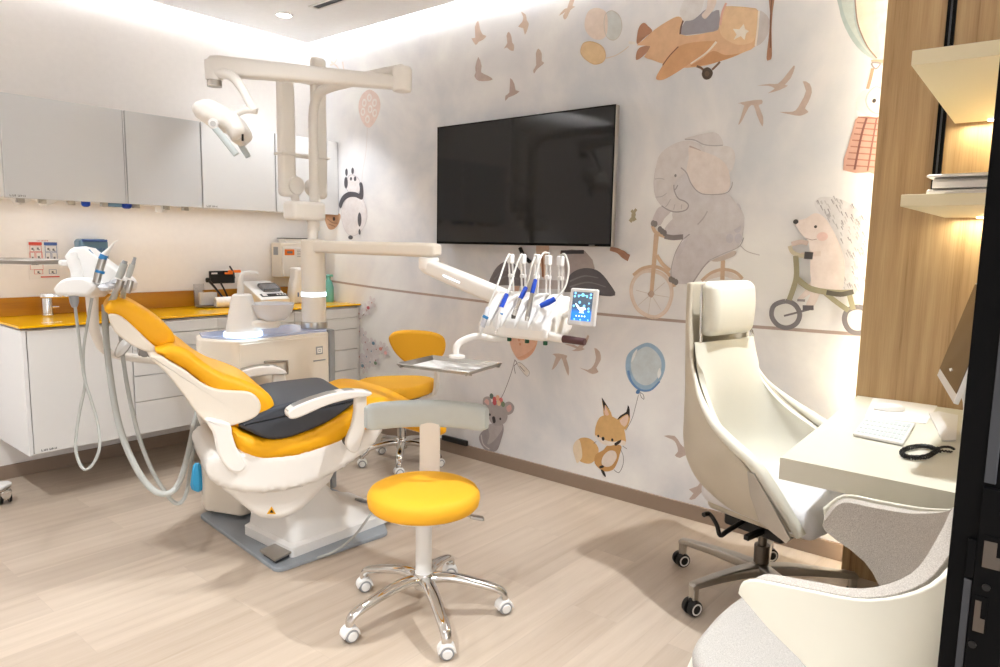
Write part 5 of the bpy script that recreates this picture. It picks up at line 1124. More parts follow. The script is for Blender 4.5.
for xa in ((XP[0][0], XP[1][0]), (XP[2][0], XP[3][0])): rbox(bm, ((xa[0]+xa[1])/2, yx, 1.72), (xa[1]-xa[0]+.004, .075, .012), .003)
obj('crossbar', bm, M['cream'], xr)
for xx in (XP[1][0]-.01, XP[2][0]+.012):
    bm = B(); cyl(bm, (xx, yx-.035, 1.57), (xx, yx+.03, 1.57), .045, n=36, bev=.006); obj('round_joint', bm, M['cream'], xr)
for xx in (XP[1][0]-.01, XP[2][0]+.012):
    bm = B(); cyl(bm, (xx, yx, 1.56), (xx, yx-.02, 1.47), .02, n=20); obj('foot_tube', bm, M['cream'], xr)
# ------------------------------------------------------------------ patient chair
ch = empty('dental_chair', 'reclined dental patient chair in yellow upholstery with cream shells', 'dental chair', (1.7, 2.55, 0))
bm = B(); prism(bm, rounded([(1.458, 2.33), (1.99, 2.285), (2.17, 2.55), (2.17, 3.14), (1.535, 3.10)], .04), 0, .018, 'z', .005); obj('floor_plate', bm, M['base_grey'], ch)
YA, YZ = 2.30, 2.80
def hull(bm, levels):
    rs = []
    for z, x0, x1, y0, y1, r_ in levels: rs.append([V((a, b, z)) for a, b in rounded([(x0, y0), (x1, y0), (x1, y1), (x0, y1)], r_, 5)])
    rings(bm, rs)
bm = B(); hull(bm, [(.0185, 1.555, 2.12, 2.372, 2.74, .02), (.058, 1.555, 2.12, 2.372, 2.74, .02), (.062, 1.56, 2.115, 2.378, 2.735, .02), (.07, 1.57, 2.09, 2.39, 2.73, .03), (.16, 1.575, 1.86, 2.41, 2.72, .04), (.29, 1.55, 1.76, 2.44, 2.70, .05)]); obj('base_cover', bm, M['white'], ch)
bm = B(); Mx = frameM((2.0, 2.47, .118), (1, 0, -.38), (0, 1, 0)); box(bm, -.022, .022, -.02, .03, -.01, .0, Mx=T(0, 0, 0) @ Mx); obj('base_plaque', bm, M['grey_plastic'], ch)
CM = T(1.55, 2.55, 0) @ RZ(-20) @ T(-1.55, -2.55, 0)
def cobj(name, bm, *a, **k): bm.transform(CM); return obj(name, bm, *a, **k)
# seat shell: hull narrowing downwards
bm = B(); prism(bm, [(1.355,0.3741),(1.39,0.3249),(1.439,0.2682),(1.498,0.2148),(1.566,0.1957),(1.629,0.2046),(1.686,0.2404),(1.736,0.2867),(1.795,0.3535),(1.649,0.4171),(1.441,0.4476)], 2.36, 2.74, 'y', .035, 6, smooth=2); lh = cobj('lower_hull', bm, M['cream'], ch)
q = [(1.517,0.2345),(1.551,0.2281),(1.535,0.2619)]
bm = B(); prism(bm, q, 2.3575, 2.362, 'y'); cobj('warning_sign', bm, M['yellow_bright'], lh)
qc = (sum(a[0] for a in q)/3, sum(a[1] for a in q)/3)
bm = B(); prism(bm, [(qc[0]+(a[0]-qc[0])*.45, qc[1]+(a[1]-qc[1])*.45) for a in q], 2.3565, 2.3576, 'y'); cobj('warning_symbol', bm, M['black'], lh)
bm = B(); prism(bm, [(1.295,0.4768),(1.32,0.5182),(1.383,0.5322),(1.446,0.5159),(1.536,0.4957),(1.649,0.496),(1.829,0.5374),(1.982,0.5607),(1.947,0.4767),(1.857,0.4137),(1.766,0.3694),(1.647,0.3356),(1.495,0.3332),(1.371,0.3699),(1.31,0.418)], 2.29, 2.77, 'y', .035, 6, smooth=2); cobj('seat_shell', bm, M['cream'], ch)
for ya in (2.262, 2.77):
    bm = B(); prism(bm, [(1.293,0.6576),(1.323,0.6579),(1.377,0.6332),(1.383,0.5951),(1.399,0.5365),(1.428,0.4713),(1.407,0.4478),(1.375,0.4564),(1.345,0.4948),(1.327,0.5499),(1.318,0.6067)], ya, ya+.04, 'y', .01, 4, smooth=2); cobj('backrest_bracket', bm, M['cream'], ch)
# seat and legrest cushion
bm = B(); prism(bm, [(1.378,0.626),(1.387,0.5719),(1.407,0.5235),(1.449,0.4869),(1.492,0.4671),(1.559,0.4634),(1.635,0.4645),(1.754,0.4847),(1.844,0.5141),(1.903,0.5359),(1.959,0.5587),(2.02,0.5431),(2.123,0.5049),(2.207,0.4726),(2.26,0.4749),(2.274,0.4999),(2.254,0.551),(2.164,0.6045),(2.051,0.646),(1.964,0.6672),(1.895,0.6573),(1.825,0.6235),(1.739,0.5842),(1.637,0.5523),(1.516,0.5478),(1.437,0.581)], 2.285, 2.80, 'y', .04, 6, smooth=3); cobj('seat_cushion', bm, M['yellow'], ch)
# backrest
bm = B(); prism(bm, [(1.152,0.8986),(1.178,0.9182),(1.203,0.922),(1.252,0.9066),(1.306,0.8557),(1.363,0.8146),(1.425,0.7872),(1.485,0.7555),(1.532,0.7166),(1.551,0.6758),(1.541,0.6378),(1.5,0.6112),(1.448,0.6017),(1.391,0.6084),(1.336,0.7164),(1.255,0.8157)], 2.315, 2.785, 'y', .035, 6, smooth=3); cobj('backrest_cushion', bm, M['yellow'], ch)
bm = B(); prism(bm, [(1.128,0.889),(1.159,0.8939),(1.196,0.8666),(1.24,0.8347),(1.285,0.7913),(1.334,0.7613),(1.392,0.7486),(1.448,0.7397),(1.48,0.7177),(1.494,0.682),(1.482,0.6486),(1.445,0.6297),(1.388,0.6173),(1.354,0.6139),(1.313,0.6262),(1.268,0.6831),(1.218,0.7681),(1.173,0.8364)], 2.298, 2.802, 'y', .008, 4, smooth=3); cobj('backrest_shell', bm, M['beige'], ch)
# headrest
bm = B(); prism(bm, [(1.001,1.042),(1.009,1.07),(1.031,1.085),(1.068,1.082),(1.117,1.052),(1.173,1.007),(1.211,0.9652),(1.223,0.9278),(1.202,0.8994),(1.169,0.8885),(1.106,0.945),(1.046,1.005)], 2.42, 2.68, 'y', .032, 6, smooth=3); hr = cobj('headrest_cushion', bm, M['yellow'], ch)
bm = B(); prism(bm, [(1.011,1.025),(1.025,1.035),(1.052,1.024),(1.091,0.9828),(1.131,0.9341),(1.162,0.8995),(1.148,0.8894),(1.116,0.8987),(1.073,0.9265),(1.028,0.9715)], 2.41, 2.69, 'y', .008, 4, smooth=3); cobj('headrest_shell', bm, M['beige'], ch)
q = [(1.056,0.9172),(1.092,0.9334),(1.122,0.8876),(1.16,0.8554),(1.071,0.9709),(1.041,1.001)]
bm = B(); 
Mx = T(q[0][0], 2.455, q[0][1]) @ RY(32) @ Matrix.Diagonal((.5, 1, 1.25, 1)) @ RX(90); lathe(bm, [(.002, .014), (.034, .012), (.04, .006), (.04, -.006), (.034, -.012), (.002, -.014)], 32, Mx); cobj('adjust_knob', bm, M['steel'], ch, label='flat metal headrest knob')
bm = B(); P_ = [(a[0], 2.5, a[1]) for a in q]
tube(bm, [P_[5], P_[4], P_[1], P_[2], P_[3]], [.008, .011, .014, .018, .014], 12, flat=.6); cyl(bm, (P_[2][0], 2.46, P_[2][2]), (P_[2][0], 2.64, P_[2][2]), .02, n=24, bev=.003); cyl(bm, (P_[1][0], 2.45, P_[1][2]), (P_[1][0], 2.6, P_[1][2]), .012, n=20); cyl(bm, (P_[3][0], 2.46, P_[3][2]), (P_[3][0], 2.64, P_[3][2]), .013, n=20, bev=.002); rbox(bm, (P_[2][0]+.01, 2.55, P_[2][2]-.01), (.06, .1, .02), .005)
cobj('headrest_hinge', bm, M['darksteel'], ch, label='dark metal headrest hinge')
# armrests
def armrest(y, pad, sup, lab):
    bm = B(); prism(bm, pad, y-.03, y+.032, 'y', .008, 4, smooth=3); p = cobj('armrest', bm, M['cream'], ch, label=lab)
    bm = B(); top = [(a[0], a[1]+.0015) for a in pad[:6]]; L_ = top+[(a[0], a[1]-.004) for a in reversed(top)]; prism(bm, L_, y-.022, y+.024, 'y', .001, 2); cobj('armrest_top', bm, M['steel'], p, label='satin metal top strip')
    bm = B(); prism(bm, sup, y-.014, y+.016, 'y', .009, 4, smooth=2); cobj('armrest_support', bm, M['cream'], p)
    return p
armrest(2.215, [(1.567,0.6751),(1.596,0.6946),(1.656,0.7133),(1.724,0.7278),(1.802,0.7342),(1.886,0.7206),(1.874,0.7039),(1.802,0.701),(1.716,0.6862),(1.647,0.6626),(1.595,0.6474),(1.57,0.6522)],
        [(1.829,0.7062),(1.874,0.7019),(1.869,0.5909),(1.856,0.5323),(1.84,0.4863),(1.815,0.4816),(1.792,0.5048),(1.792,0.5405),(1.812,0.5856),(1.825,0.6475)], 'near cream armrest')
bm = B(); q = [(1.819,0.5095)]; cyl(bm, (q[0][0], 2.235, q[0][1]), (q[0][0], 2.30, q[0][1]), .018, n=24, bev=.003); cobj('armrest_pivot', bm, M['dark_grey'], ch)
armrest(2.845, [(1.494,0.7157),(1.528,0.7309),(1.579,0.7405),(1.622,0.7419),(1.674,0.7335),(1.714,0.7053),(1.7,0.6971),(1.639,0.6997),(1.569,0.6962),(1.51,0.6965)],
        [(1.656,0.7029),(1.709,0.6987),(1.716,0.5869),(1.697,0.5608),(1.653,0.5745)], 'far cream armrest')
bm = B(); q = [(1.877,0.7339),(1.876,0.6716),(1.756,0.7435),(1.756,0.7202)]; tube(bm, [(q[2][0], 2.866, q[2][1]), (q[0][0], 2.866, q[0][1]), (q[1][0], 2.866, q[1][1])], .006, 8, 1); obj('unit_handle', bm, M['steel'], unit)
# foot control and its cable
t = empty('foot_control', 'square steel foot pedal on the grey floor plate', 'foot pedal', (1.51, 2.39, .018))
FP = [(1.482,2.49),(1.567,2.497),(1.567,2.381),(1.472,2.363)]
bm = B(); prism(bm, FP, .035, .046, 'z', .003); obj('pedal_plate', bm, M['steel'], t)
bm = B(); prism(bm, inset([V((a, b)) for a, b in FP], .012), .0185, .0345, 'z', .003); obj('pedal_base', bm, M['dark_grey'], t)
bm = B(); tube(bm, [(1.552,2.476,-0.009),(1.567,2.404,-0.0066),(1.623,2.332,0.0053),(1.698,2.278,0.0307),(1.787,2.272,0.0644),(1.858,2.288,0.0956),(1.906,2.299,0.1278)], .0055, 8); single('pedal_cable', bm, M['grey_rubber'], 'grey cable curving from the foot pedal around the chair base', 'cable')
# charcoal booster cushion
cu = empty('booster_cushion', 'charcoal wedge cushion lying on the yellow chair seat', 'cushion', (1.5, 2.54, .6))
bm = B(); prism(bm, [(1.413,0.6173),(1.455,0.5815),(1.52,0.5461),(1.603,0.5436),(1.741,0.5834),(1.823,0.6275),(1.86,0.6525),(1.861,0.6732),(1.823,0.689),(1.742,0.6886),(1.606,0.682),(1.501,0.6577)], 2.305, 2.745, 'y', .018, 6, smooth=3); body = cobj('cover', bm, M['char'], cu)
q = [(1.441,0.6064),(1.48,0.5784),(1.52,0.5618)]; bm = B(); tube(bm, [(a[0], 2.312, a[1]) for a in q], .003, 6); cobj('zip', bm, M['black'], cu)
# hoses from the assistant console
def hose(name, pts, r_, m, lab, cat='hose', grp=None, ribs=False):
    bm = B(); tube(bm, pts, r_, 14, 8); return single(name, bm, m, lab, cat, grp)
hose('suction_hose', [(1.062,2.803,1.05),(1.047,2.769,0.9413),(1.036,2.722,0.7984),(1.032,2.663,0.64),(1.045,2.608,0.5172),(1.074,2.553,0.4172),(1.114,2.512,0.375),(1.17,2.512,0.3946),(1.296,2.686,0.4444),(1.44,2.918,0.4978),(1.537,3.05,0.5628)], .0112, M['grey_rubber'], 'thick grey suction hose looping under the headrest')
hose('suction_hose', [(1.114,2.807,1.065),(1.106,2.787,0.9152),(1.098,2.733,0.7505),(1.099,2.668,0.5887),(1.114,2.608,0.4594),(1.142,2.556,0.3645),(1.171,2.527,0.3191),(1.214,2.543,0.3404),(1.328,2.73,0.3858),(1.446,2.905,0.4678),(1.544,3.037,0.5359)], .0075, M['grey_rubber'], 'thinner grey suction hose hanging lowest behind the headrest')
hose('hanging_instrument_hose', [(0.9339,2.724,1.062),(0.9331,2.708,0.975),(0.9323,2.681,0.8356),(0.9323,2.671,0.7834),(0.9097,2.677,0.6783),(0.8927,2.676,0.5733),(0.8954,2.661,0.5142),(0.9067,2.643,0.4884),(0.9264,2.623,0.5081),(0.9459,2.611,0.5643),(0.9495,2.622,0.6445),(0.9413,2.649,0.7314),(0.9333,2.674,0.8078),(0.9471,2.708,0.9023),(0.9704,2.716,1.007),(0.9862,2.713,1.085)], .0052, M['grey_rubber'], 'thin grey instrument hose hanging in a teardrop loop before the cabinet door')
# assistant console
ac = empty('assistant_console', 'white assistant instrument console behind the headrest', 'instrument console', (1.0, 2.7, 1.05))
bm = B(); prism3(bm, [(0.9216,2.795,1.109),(0.9288,2.79,1.125),(0.9423,2.777,1.143),(0.9602,2.758,1.152),(0.9946,2.717,1.155),(1.009,2.697,1.143),(1.02,2.682,1.13),(1.015,2.684,1.114),(0.9977,2.701,1.092),(0.9821,2.719,1.09),(0.9276,2.785,1.091)], .12, .012, 0, seg=4); obj('console_body', bm, M['white'], ac)
bm = B(); prism3(bm, [(0.9716,2.853,1.224),(0.9849,2.842,1.249),(0.9963,2.83,1.259),(1.023,2.799,1.263),(1.034,2.783,1.247),(1.059,2.746,1.213),(1.084,2.709,1.185),(1.106,2.677,1.155),(1.111,2.668,1.139),(1.105,2.671,1.114),(1.084,2.693,1.103),(1.049,2.735,1.103),(1.023,2.771,1.12),(1.005,2.799,1.157),(0.9863,2.827,1.184)], .08, .009, 0, seg=4); obj('console_back', bm, M['white'], ac)
bm = B(); prism3(bm, [(0.9924,2.778,1.253),(1.006,2.762,1.256),(1.014,2.75,1.24),(1.001,2.764,1.237)], .003); obj('touch_pad', bm, M['tile_blue'], ac)
bm = B(); tube(bm, [(0.9659,2.781,1.148),(0.9672,2.785,1.175),(0.9649,2.792,1.196),(0.9633,2.798,1.217)], [.02, .02, .021, .022], 16); cyl(bm, V([(0.9625,2.794,1.188)][0]), V([(0.9632,2.804,1.244)][0]), .019, .016, 20, .004); obj('tray_post', bm, M['white'], ac)
bm = B(); tube(bm, [(1.011,2.779,1.094),(1.038,2.856,1.01),(1.082,2.958,0.9199),(1.187,3.128,0.8222),(1.322,3.193,0.7737),(1.445,3.228,0.7416),(1.546,3.197,0.7193),(1.609,3.15,0.7032)], [.022, .019, .018, .02, .022, .022, .022, .022], 16, flat=.8); obj('console_arm', bm, M['cream'], ac)
bm = B()
for x, y in ((730, 370), (765, 350), (690, 380)): lathe(bm, [(.001, .014), (.012, .01), (.02, 0), (.012, -.01), (.001, -.014)], 16, T(*[(1.018,2.637,1.132)][0]) @ T(*((V((x-730, 0, 370-y)))*.0005)))
obj('clear_cover', bm, M['translucent'], ac)
def inst(lab, parts, name='dental_handpiece', cat='dental handpiece'):
    t = empty(name, lab, cat, parts[-1][1][-1], 0, 'instruments in the assistant console')
    for nm, pts, r_, m, lb in parts:
        bm = B(); tube(bm, pts, r_, 16, 3); obj(nm, bm, M[m], t, label=lb)
inst('grey scaler with blue rings and curved white tip, tallest in the assistant console', [
    ('tip', [(1.044,2.605,1.29),(1.034,2.616,1.284),(1.024,2.624,1.266),(1.014,2.633,1.25),(1.007,2.64,1.238)], [.0012, .0022, .005, .0085, .0115], 'white', 'curved white tip'),
    ('sleeve', [(1.007,2.64,1.24),(1.001,2.644,1.224)], [.0125, .0135], 'lightblue', 'light blue sleeve'),
    ('body', [(1.002,2.643,1.225),(0.9911,2.648,1.185),(0.9808,2.652,1.143)], [.013, .0135, .0125], 'steel', None),
    ('ring', [(0.993,2.644,1.185),(0.9906,2.645,1.176)], .0152, 'lightblue', 'blue ring')])
inst('thick grey suction wand in the middle of the assistant console', [
    ('nozzle', [(1.052,2.582,1.22),(1.047,2.584,1.205)], [.008, .0105], 'grey_plastic', None),
    ('body', [(1.049,2.584,1.21),(1.038,2.59,1.176),(1.032,2.594,1.16)], [.012, .0125, .0115], 'grey_rubber', None),
    ('holder', [(1.037,2.586,1.153),(1.031,2.59,1.132),(1.02,2.597,1.105)], [.013, .0135, .008], 'steel', None),
    ('outlet', [(1.021,2.598,1.111),(1.032,2.656,1.077),(1.066,2.766,1.041)], [.010, .0125, .0125], 'grey_rubber', None)], 'suction_wand', 'suction wand')
inst('slim grey suction wand with stepped nozzle at the right end of the assistant console', [
    ('nozzle', [(1.075,2.557,1.233),(1.072,2.558,1.221),(1.067,2.56,1.205)], [.005, .0055, .008], 'grey_plastic', None),
    ('body', [(1.067,2.561,1.208),(1.059,2.566,1.181),(1.053,2.569,1.162)], [.0095, .010, .0085], 'grey_rubber', None),
    ('holder', [(1.059,2.561,1.153),(1.052,2.563,1.127),(1.047,2.565,1.109)], [.0105, .0115, .009], 'steel', None),
    ('outlet', [(1.053,2.594,1.128),(1.06,2.628,1.105),(1.076,2.682,1.073)], [.008, .009, .009], 'grey_rubber', None)], 'suction_wand', 'suction wand')
inst('pale grey syringe holder pointing down under the assistant console', [
    ('body', [(0.934,2.73,1.093),(0.9332,2.727,1.073),(0.9322,2.724,1.054)], [.0155, .0145, .008], 'grey_plastic', None)], 'syringe_socket', 'syringe socket')
# tray on the left
q = [(0.7907,3.159,1.192),(0.9345,2.845,1.2)]
c = (V(q[0])+V(q[1]))/2; ax = V((q[1][0]-q[0][0], q[1][1]-q[0][1], 0))
TR2 = frameM((c.x, c.y, V(q[1]).z), ax, (-ax.y, ax.x, 0))
make_tray('instrument_tray', 'flat instrument tray with steel rim at the left edge, beside the assistant console', TR2, ax.length, .2)
bm = B(); p0 = V([(0.9393,2.84,1.202)][0]); p1 = V([(0.9592,2.802,1.21)][0]); rbox(bm, (p0+p1)/2, (.05, .03, .022), .008, None); obj('tray_bracket', bm, M['white'], ac)
# trolley at the left edge of the picture: only one caster and the corner of its base show
tr = empty('instrument_trolley', 'white trolley foot with chrome twin caster at the left edge below the cabinet', 'trolley', (.93, 3.60, 0))
cx_, cy_ = [(0.9992,3.966)][0]
bm = B(); prism(bm, rounded([(cx_-.42, cy_-.1), (cx_-.02, cy_-.05), (cx_+.035, cy_+.0), (cx_+.03, cy_+.04), (cx_-.02, cy_+.06), (cx_-.42, cy_+.2)], .02), .082, .098, 'z', .006); obj('base_shell', bm, M['white'], tr)
bm = B(); prism(bm, rounded([(cx_-.42, cy_-.098), (cx_-.02, cy_-.048), (cx_+.032, cy_+.0), (cx_+.028, cy_+.038), (cx_-.02, cy_+.058), (cx_-.42, cy_+.198)], .02), .075, .0825, 'z', .002); obj('base_rim', bm, M['chrome'], tr)
bm = B()
for s in (-.018, .018): cyl(bm, (cx_+s-.006, cy_, .031), (cx_+s+.006, cy_, .031), .03, n=28, bev=.004)
obj('caster_wheel', bm, M['black'], tr)
bm = B(); rbox(bm, (cx_, cy_, .048), (.05, .062, .05), .014); cyl(bm, (cx_, cy_, .06), (cx_, cy_, .078), .012, n=16); obj('caster_hood', bm, M['chrome'], tr)
bm = B(); rs = []
for z_, r_ in ((.10, .01), (.115, .035), (.15, .045), (.19, .042), (.22, .03), (.24, .012)): rs.append([V((1.572+r_*.7*cos(a*pi/8)*(1+.15*sin(a*3)), 3.17+r_*sin(a*pi/8)*(1+.12*cos(a*5)), z_)) for a in range(16)])
rings(bm, rs); single('hanging_bag', bm, M['cyan'], 'small crumpled light blue bag hanging at the back of the unit cabinet', 'bag')
# ------------------------------------------------------------------ stools
# front stool
ST = V((1.636, 1.690, 0))
st = empty('dental_stool', 'yellow round stool with a grey curved arm support, standing in front', 'stool', ST, R(0))
def stool_base(t, ph, r_, zc=.14, wm='white', hm='white', m_leg=None):
    m_leg = m_leg or M['chrome']
    bm = B(); lathe(bm, [(.022, zc-.045), (.034, zc-.04), (.04, zc-.01), (.034, zc+.012), (.027, zc+.018), (.027, zc+.03), (.022, zc+.034)], 36); hub = obj('base_hub', bm, m_leg, t, world=False)
    for k in range(5):
        Mk = RZ(ph+72*k); bm = B()
        tube(bm, [(.015, 0, zc-.012), (.06, 0, zc-.004), (.12, 0, zc-.010), (.19, 0, zc-.027), (r_-.025, 0, zc-.05), (r_-.002, 0, zc-.068), (r_+.002, 0, zc-.088)], [.026, .025, .023, .021, .0195, .018, .017], 18, 5, Mk, flat=.72)
        lg = obj('leg', bm, m_leg, t, world=False)
        Mc = Mk @ T(r_, 0, 0) @ RZ(-ph-72*k-38+12*(k % 3))
        bm = B()
        for s_ in (-1, 1):
            a_ = [Mc @ V((0, s_*.006, .0245)), Mc @ V((0, s_*.0225, .0245))]
            cyl(bm, a_[0], a_[1], .0245, .023, 30, .004)
        w_ = obj('caster', bm, M['grey_plastic'], lg, world=False, label='grey twin caster with white cap')
        bm = B(); tube(bm, [(0, 0, .053), (0, 0, .03)], [.014, .014], 12, 1, Mc)
        prism(bm, [(-.0285, .020)]+[(.029*cos(a*pi/12), .0245+.029*sin(a*pi/12)) for a in range(12, -1, -1)]+[(.0285, .020), (.02, .030), (-.02, .03)], -.021, .021, 'y', .004, 3, Mc)
        for s_ in (-1, 1): cyl(bm, Mc @ V((0, s_*.0215, .0235)), Mc @ V((0, s_*.0262, .0235)), .0165, .0145, 24, .001)
        obj('caster_cap', bm, M['white'], lg, world=False)
    return hub
stool_base(st, 24.7, .285)
bm = B(); cyl(bm, (0, 0, .15), (0, 0, .375), .0285, n=36); cyl(bm, (0, 0, .145), (0, 0, .16), .031, n=36, bev=.003); obj('gas_column', bm, M['white'], st, world=False)
bm = B(); lathe(bm, [(.03, .355), (.1, .362), (.15, .38), (.165, .394)], 48); obj('seat_plate', bm, M['cream'], st, world=False)
bm = B(); lathe(bm, [(.001, .404), (.165, .404), (.182, .408), (.191, .418), (.1945, .435), (.193, .452), (.185, .466), (.17, .4745), (.14, .479), (.08, .4805), (.001, .481)], 64); bmesh.ops.translate(bm, verts=bm.verts, vec=(0, 0, -.010)); obj('seat', bm, M['yellow_bright'], st, world=False)
dv = V((.76, .65, 0)).normalized(); dr = V((dv.y, -dv.x, 0))   # back support direction away from the seat front
MB_ = Matrix((dr, dv, V((0, 0, 1)))).transposed().to_4x4()
bm = B(); tube(bm, [(0, .06, .385), (0, .16, .382), (0, .205, .40), (0, .222, .45), (0, .225, .53), (0, .228, .62)], [.03, .031, .034, .036, .038, .038], 18, 5, MB_, flat=1); 
bm.free(); bm = B()
rs = []
for y_, z_, ty, tz in ((.08, .386, 0, 1), (.17, .386, 0, 1), (.205, .395, .5, .86), (.222, .42, .9, .4), (.228, .47, 1, 0), (.23, .6, 1, 0), (.232, .66, 1, 0)):
    th = .009; w_ = .038
    rs.append([MB_ @ V((sx*w_, y_-ty*sy*th, z_+tz*sy*th)) for sx, sy in ((-1, -1), (1, -1), (1.0, 1), (-1, 1))])
rings(bm, rs); bmesh.ops.bevel(bm, geom=[e for e in bm.edges if abs((e.verts[0].co-e.verts[1].co).normalized().z) > .3 or True][:0] or bm.edges[:], offset=.003, segments=2, affect='EDGES'); obj('support_post', bm, M['cream'], st, world=False)
bm = B(); rs = []; RR = .36
for k in range(0, 29):
    a = R(-39.5+76*k/28); e = min(k, 28-k); k_ = {0: .5, 1: .88, 2: .97}.get(e, 1.0)
    cxx, cyy = RR*sin(a), .245-RR+RR*cos(a)+.0
    out = V((sin(a), cos(a), 0)); ring = []
    for i in range(24):
        t = 2*pi*i/24+.01; ring.append(MB_ @ (V((cxx, cyy, .664))+out*(.024*k_*math.copysign(abs(cos(t))**.55, cos(t)))+V((0, 0, .05*(.55+.45*k_)*math.copysign(abs(sin(t))**.5, sin(t))))))
    rs.append(ring)
rings(bm, rs); obj('arm_support', bm, M['pale_grey'], st, world=False, label='pale grey curved arm pad')
bm = B(); p0 = Vector = None
tube(bm, [(.06, -.07, .372), (.09, -.10, .366), (.11, -.12, .358)], [.007, .007, .006], 10, 3); rbox(bm, (0, 0, 0), (.05, .028, .012), .005, T(.125, -.135, .352) @ RZ(-42) @ RY(12)); obj('height_lever', bm, M['steel'], st, world=False)
Vector = V
# rear stool with backrest
S2 = V((2.74, 3.02, 0))
s2 = empty('assistant_stool', 'yellow saddle stool with backrest standing behind the patient chair', 'stool', S2, 0)
stool_base(s2, 224-72, .235, .135)
bm = B(); cyl(bm, (0, 0, .145), (0, 0, .40), .026, n=30); obj('gas_column', bm, M['chrome'], s2, world=False)
bm = B(); lathe(bm, [(.03, .395), (.12, .405), (.15, .425)], 40); obj('seat_plate', bm, M['black'], s2, world=False)
bm = B()
pts = []
for i in range(32):
    a = 2*pi*i/32; rr_ = .205*(1+.08*cos(3*(a+.2)))
    pts.append((rr_*cos(a), rr_*sin(a)))
prism(bm, [(a*1.13-.02, b*1.13+.02) for a, b in pts], .425, .497, 'z', .032, 6, T(0, 0, 0), wfn=lambda p: (p.x, p.y, p.z+.02*(p.y*-3)*.3)); obj('seat', bm, M['yellow_bright'], s2, world=False)
d2 = V((.42, -.90, 0)).normalized(); n2 = V((-d2.y, d2.x, 0))
MS = Matrix((n2, d2, V((0, 0, 1)))).transposed().to_4x4()
bm = B(); rs = []
for y_, z_, ty, tz in ((.05, .415, 0, 1), (.16, .415, 0, 1), (.20, .43, .6, .7), (.215, .47, 1, .2), (.22, .6, 1, 0), (.22, .78, 1, 0)):
    rs.append([MS @ V((sx*.026, y_-ty*sy*.008, z_+tz*sy*.008)) for sx, sy in ((-1, -1), (1, -1), (1, 1), (-1, 1))])
rings(bm, rs); obj('back_post', bm, M['cream'], s2, world=False)
bm = B(); wv = V((rr.x, rr.y, 0)).normalized()
BKc = V([(2.689,2.833,0.728)][0])-S2
bp = [(-.155, .03), (-.148, .065), (-.11, .085), (-.03, .09), (.08, .082), (.14, .06), (.158, .02), (.152, -.03), (.13, -.06), (.07, -.10), (0, -.11), (-.06, -.095), (-.12, -.04)]
nb = V((-wv.y, wv.x, 0)); MBk = frameM(BKc, wv, (0, 0, 1))
prism(bm, bp, -.025, .025, 'z', .02, 5, MBk, smooth=3, wfn=lambda p: (p.x, p.y, p.z+.9*p.x*p.x)); obj('backrest', bm, M['yellow_bright'], s2, world=False)
# ------------------------------------------------------------------ desk corner
t = empty('oak_panel', 'tall oak wall panel with vertical grain behind the desk and shelves', 'wall panel', (2.99, .37, 0))
bm = B(); box(bm, 2.982, 3.002, YF+.001, .655, .0, ZC-.002, .001); obj('oak_board', bm, M['oak'], t)
bm = B(); box(bm, 3.002, 3.06, YF+.001, .60, 0.1, ZC-.05); obj('backing_frame', bm, M['white'], t)
bm = B(); box(bm, 3.03, 3.045, .6005, .606, .02, ZC-.06); obj('edge_light_strip', bm, M['led'], t, label='glowing light strip in the gap behind the panel')
t = empty('shelf_rail', 'black vertical shelf rail on the oak panel', 'rail', (2.975, .47, 1.2))
bm = B(); box(bm, 2.9665, 2.9815, .435, .462, 1.5, ZC-.003, .001); obj('rail', bm, M['matte_black'], t)
bm = B(); box(bm, 2.965, 2.967, .4455, .4515, 1.5, ZC-.003); obj('rail_slot', bm, M['dark_grey'], t)
def shelf(z, fc, yl, th, lab):
    xf = fc[0]
    t = empty('shelf', lab, 'shelf', ((xf+2.98)/2, .25, z), 0, 'cream shelves on the oak panel')
    bm = B(); prism(bm, [fc, (2.965, yl), (2.965, YF+.001), (xf+.012, YF+.001)], z, z+th, 'z', .0015, 2); obj('board', bm, M['shelf'], t)
    bm = B(); box(bm, 2.93, 2.95, YF+.02, yl-.1, z-.004, z-.0002); obj('light_strip', bm, M['led'], t, label='glowing under-shelf light strip'); return t
SH = [(0.4016,1.747),(0.4045,1.421)]
zu, zl = SH[0][1], SH[1][1]
def solve(zz, px): pass
shelf(zu, [(1.996,0.3758)][0], .407, .035, 'upper cream shelf, empty, lit from below')
shelf(zl, [(2.196,0.4102)][0], .41, .032, 'lower cream shelf carrying papers, lit from below')
# papers on the lower shelf
zp = zl+.033
for k, (dx, dy, rz_, h_, lab) in enumerate(((0, 0, 0, .012, 'lowest paper folder of the pile on the lower shelf'), (.008, -.006, 3, .024, 'thick white folder in the middle of the shelf pile'), (.004, .0, -2, .008, 'top loose sheets on the shelf pile'))):
    bm = B(); Mk = T(2.335+dx, .238+dy, zp) @ RZ(rz_)
    prism(bm, [(-.11, 0), (.11, 0), (.11, h_), (-.09, h_*1.2), (-.11, h_*.7)], -.118, .118, "y", .0015, 2, Mk); zp += h_*1.2+.001
    single('paper_stack', bm, M['paper'], lab, 'papers', 'papers on the lower shelf')
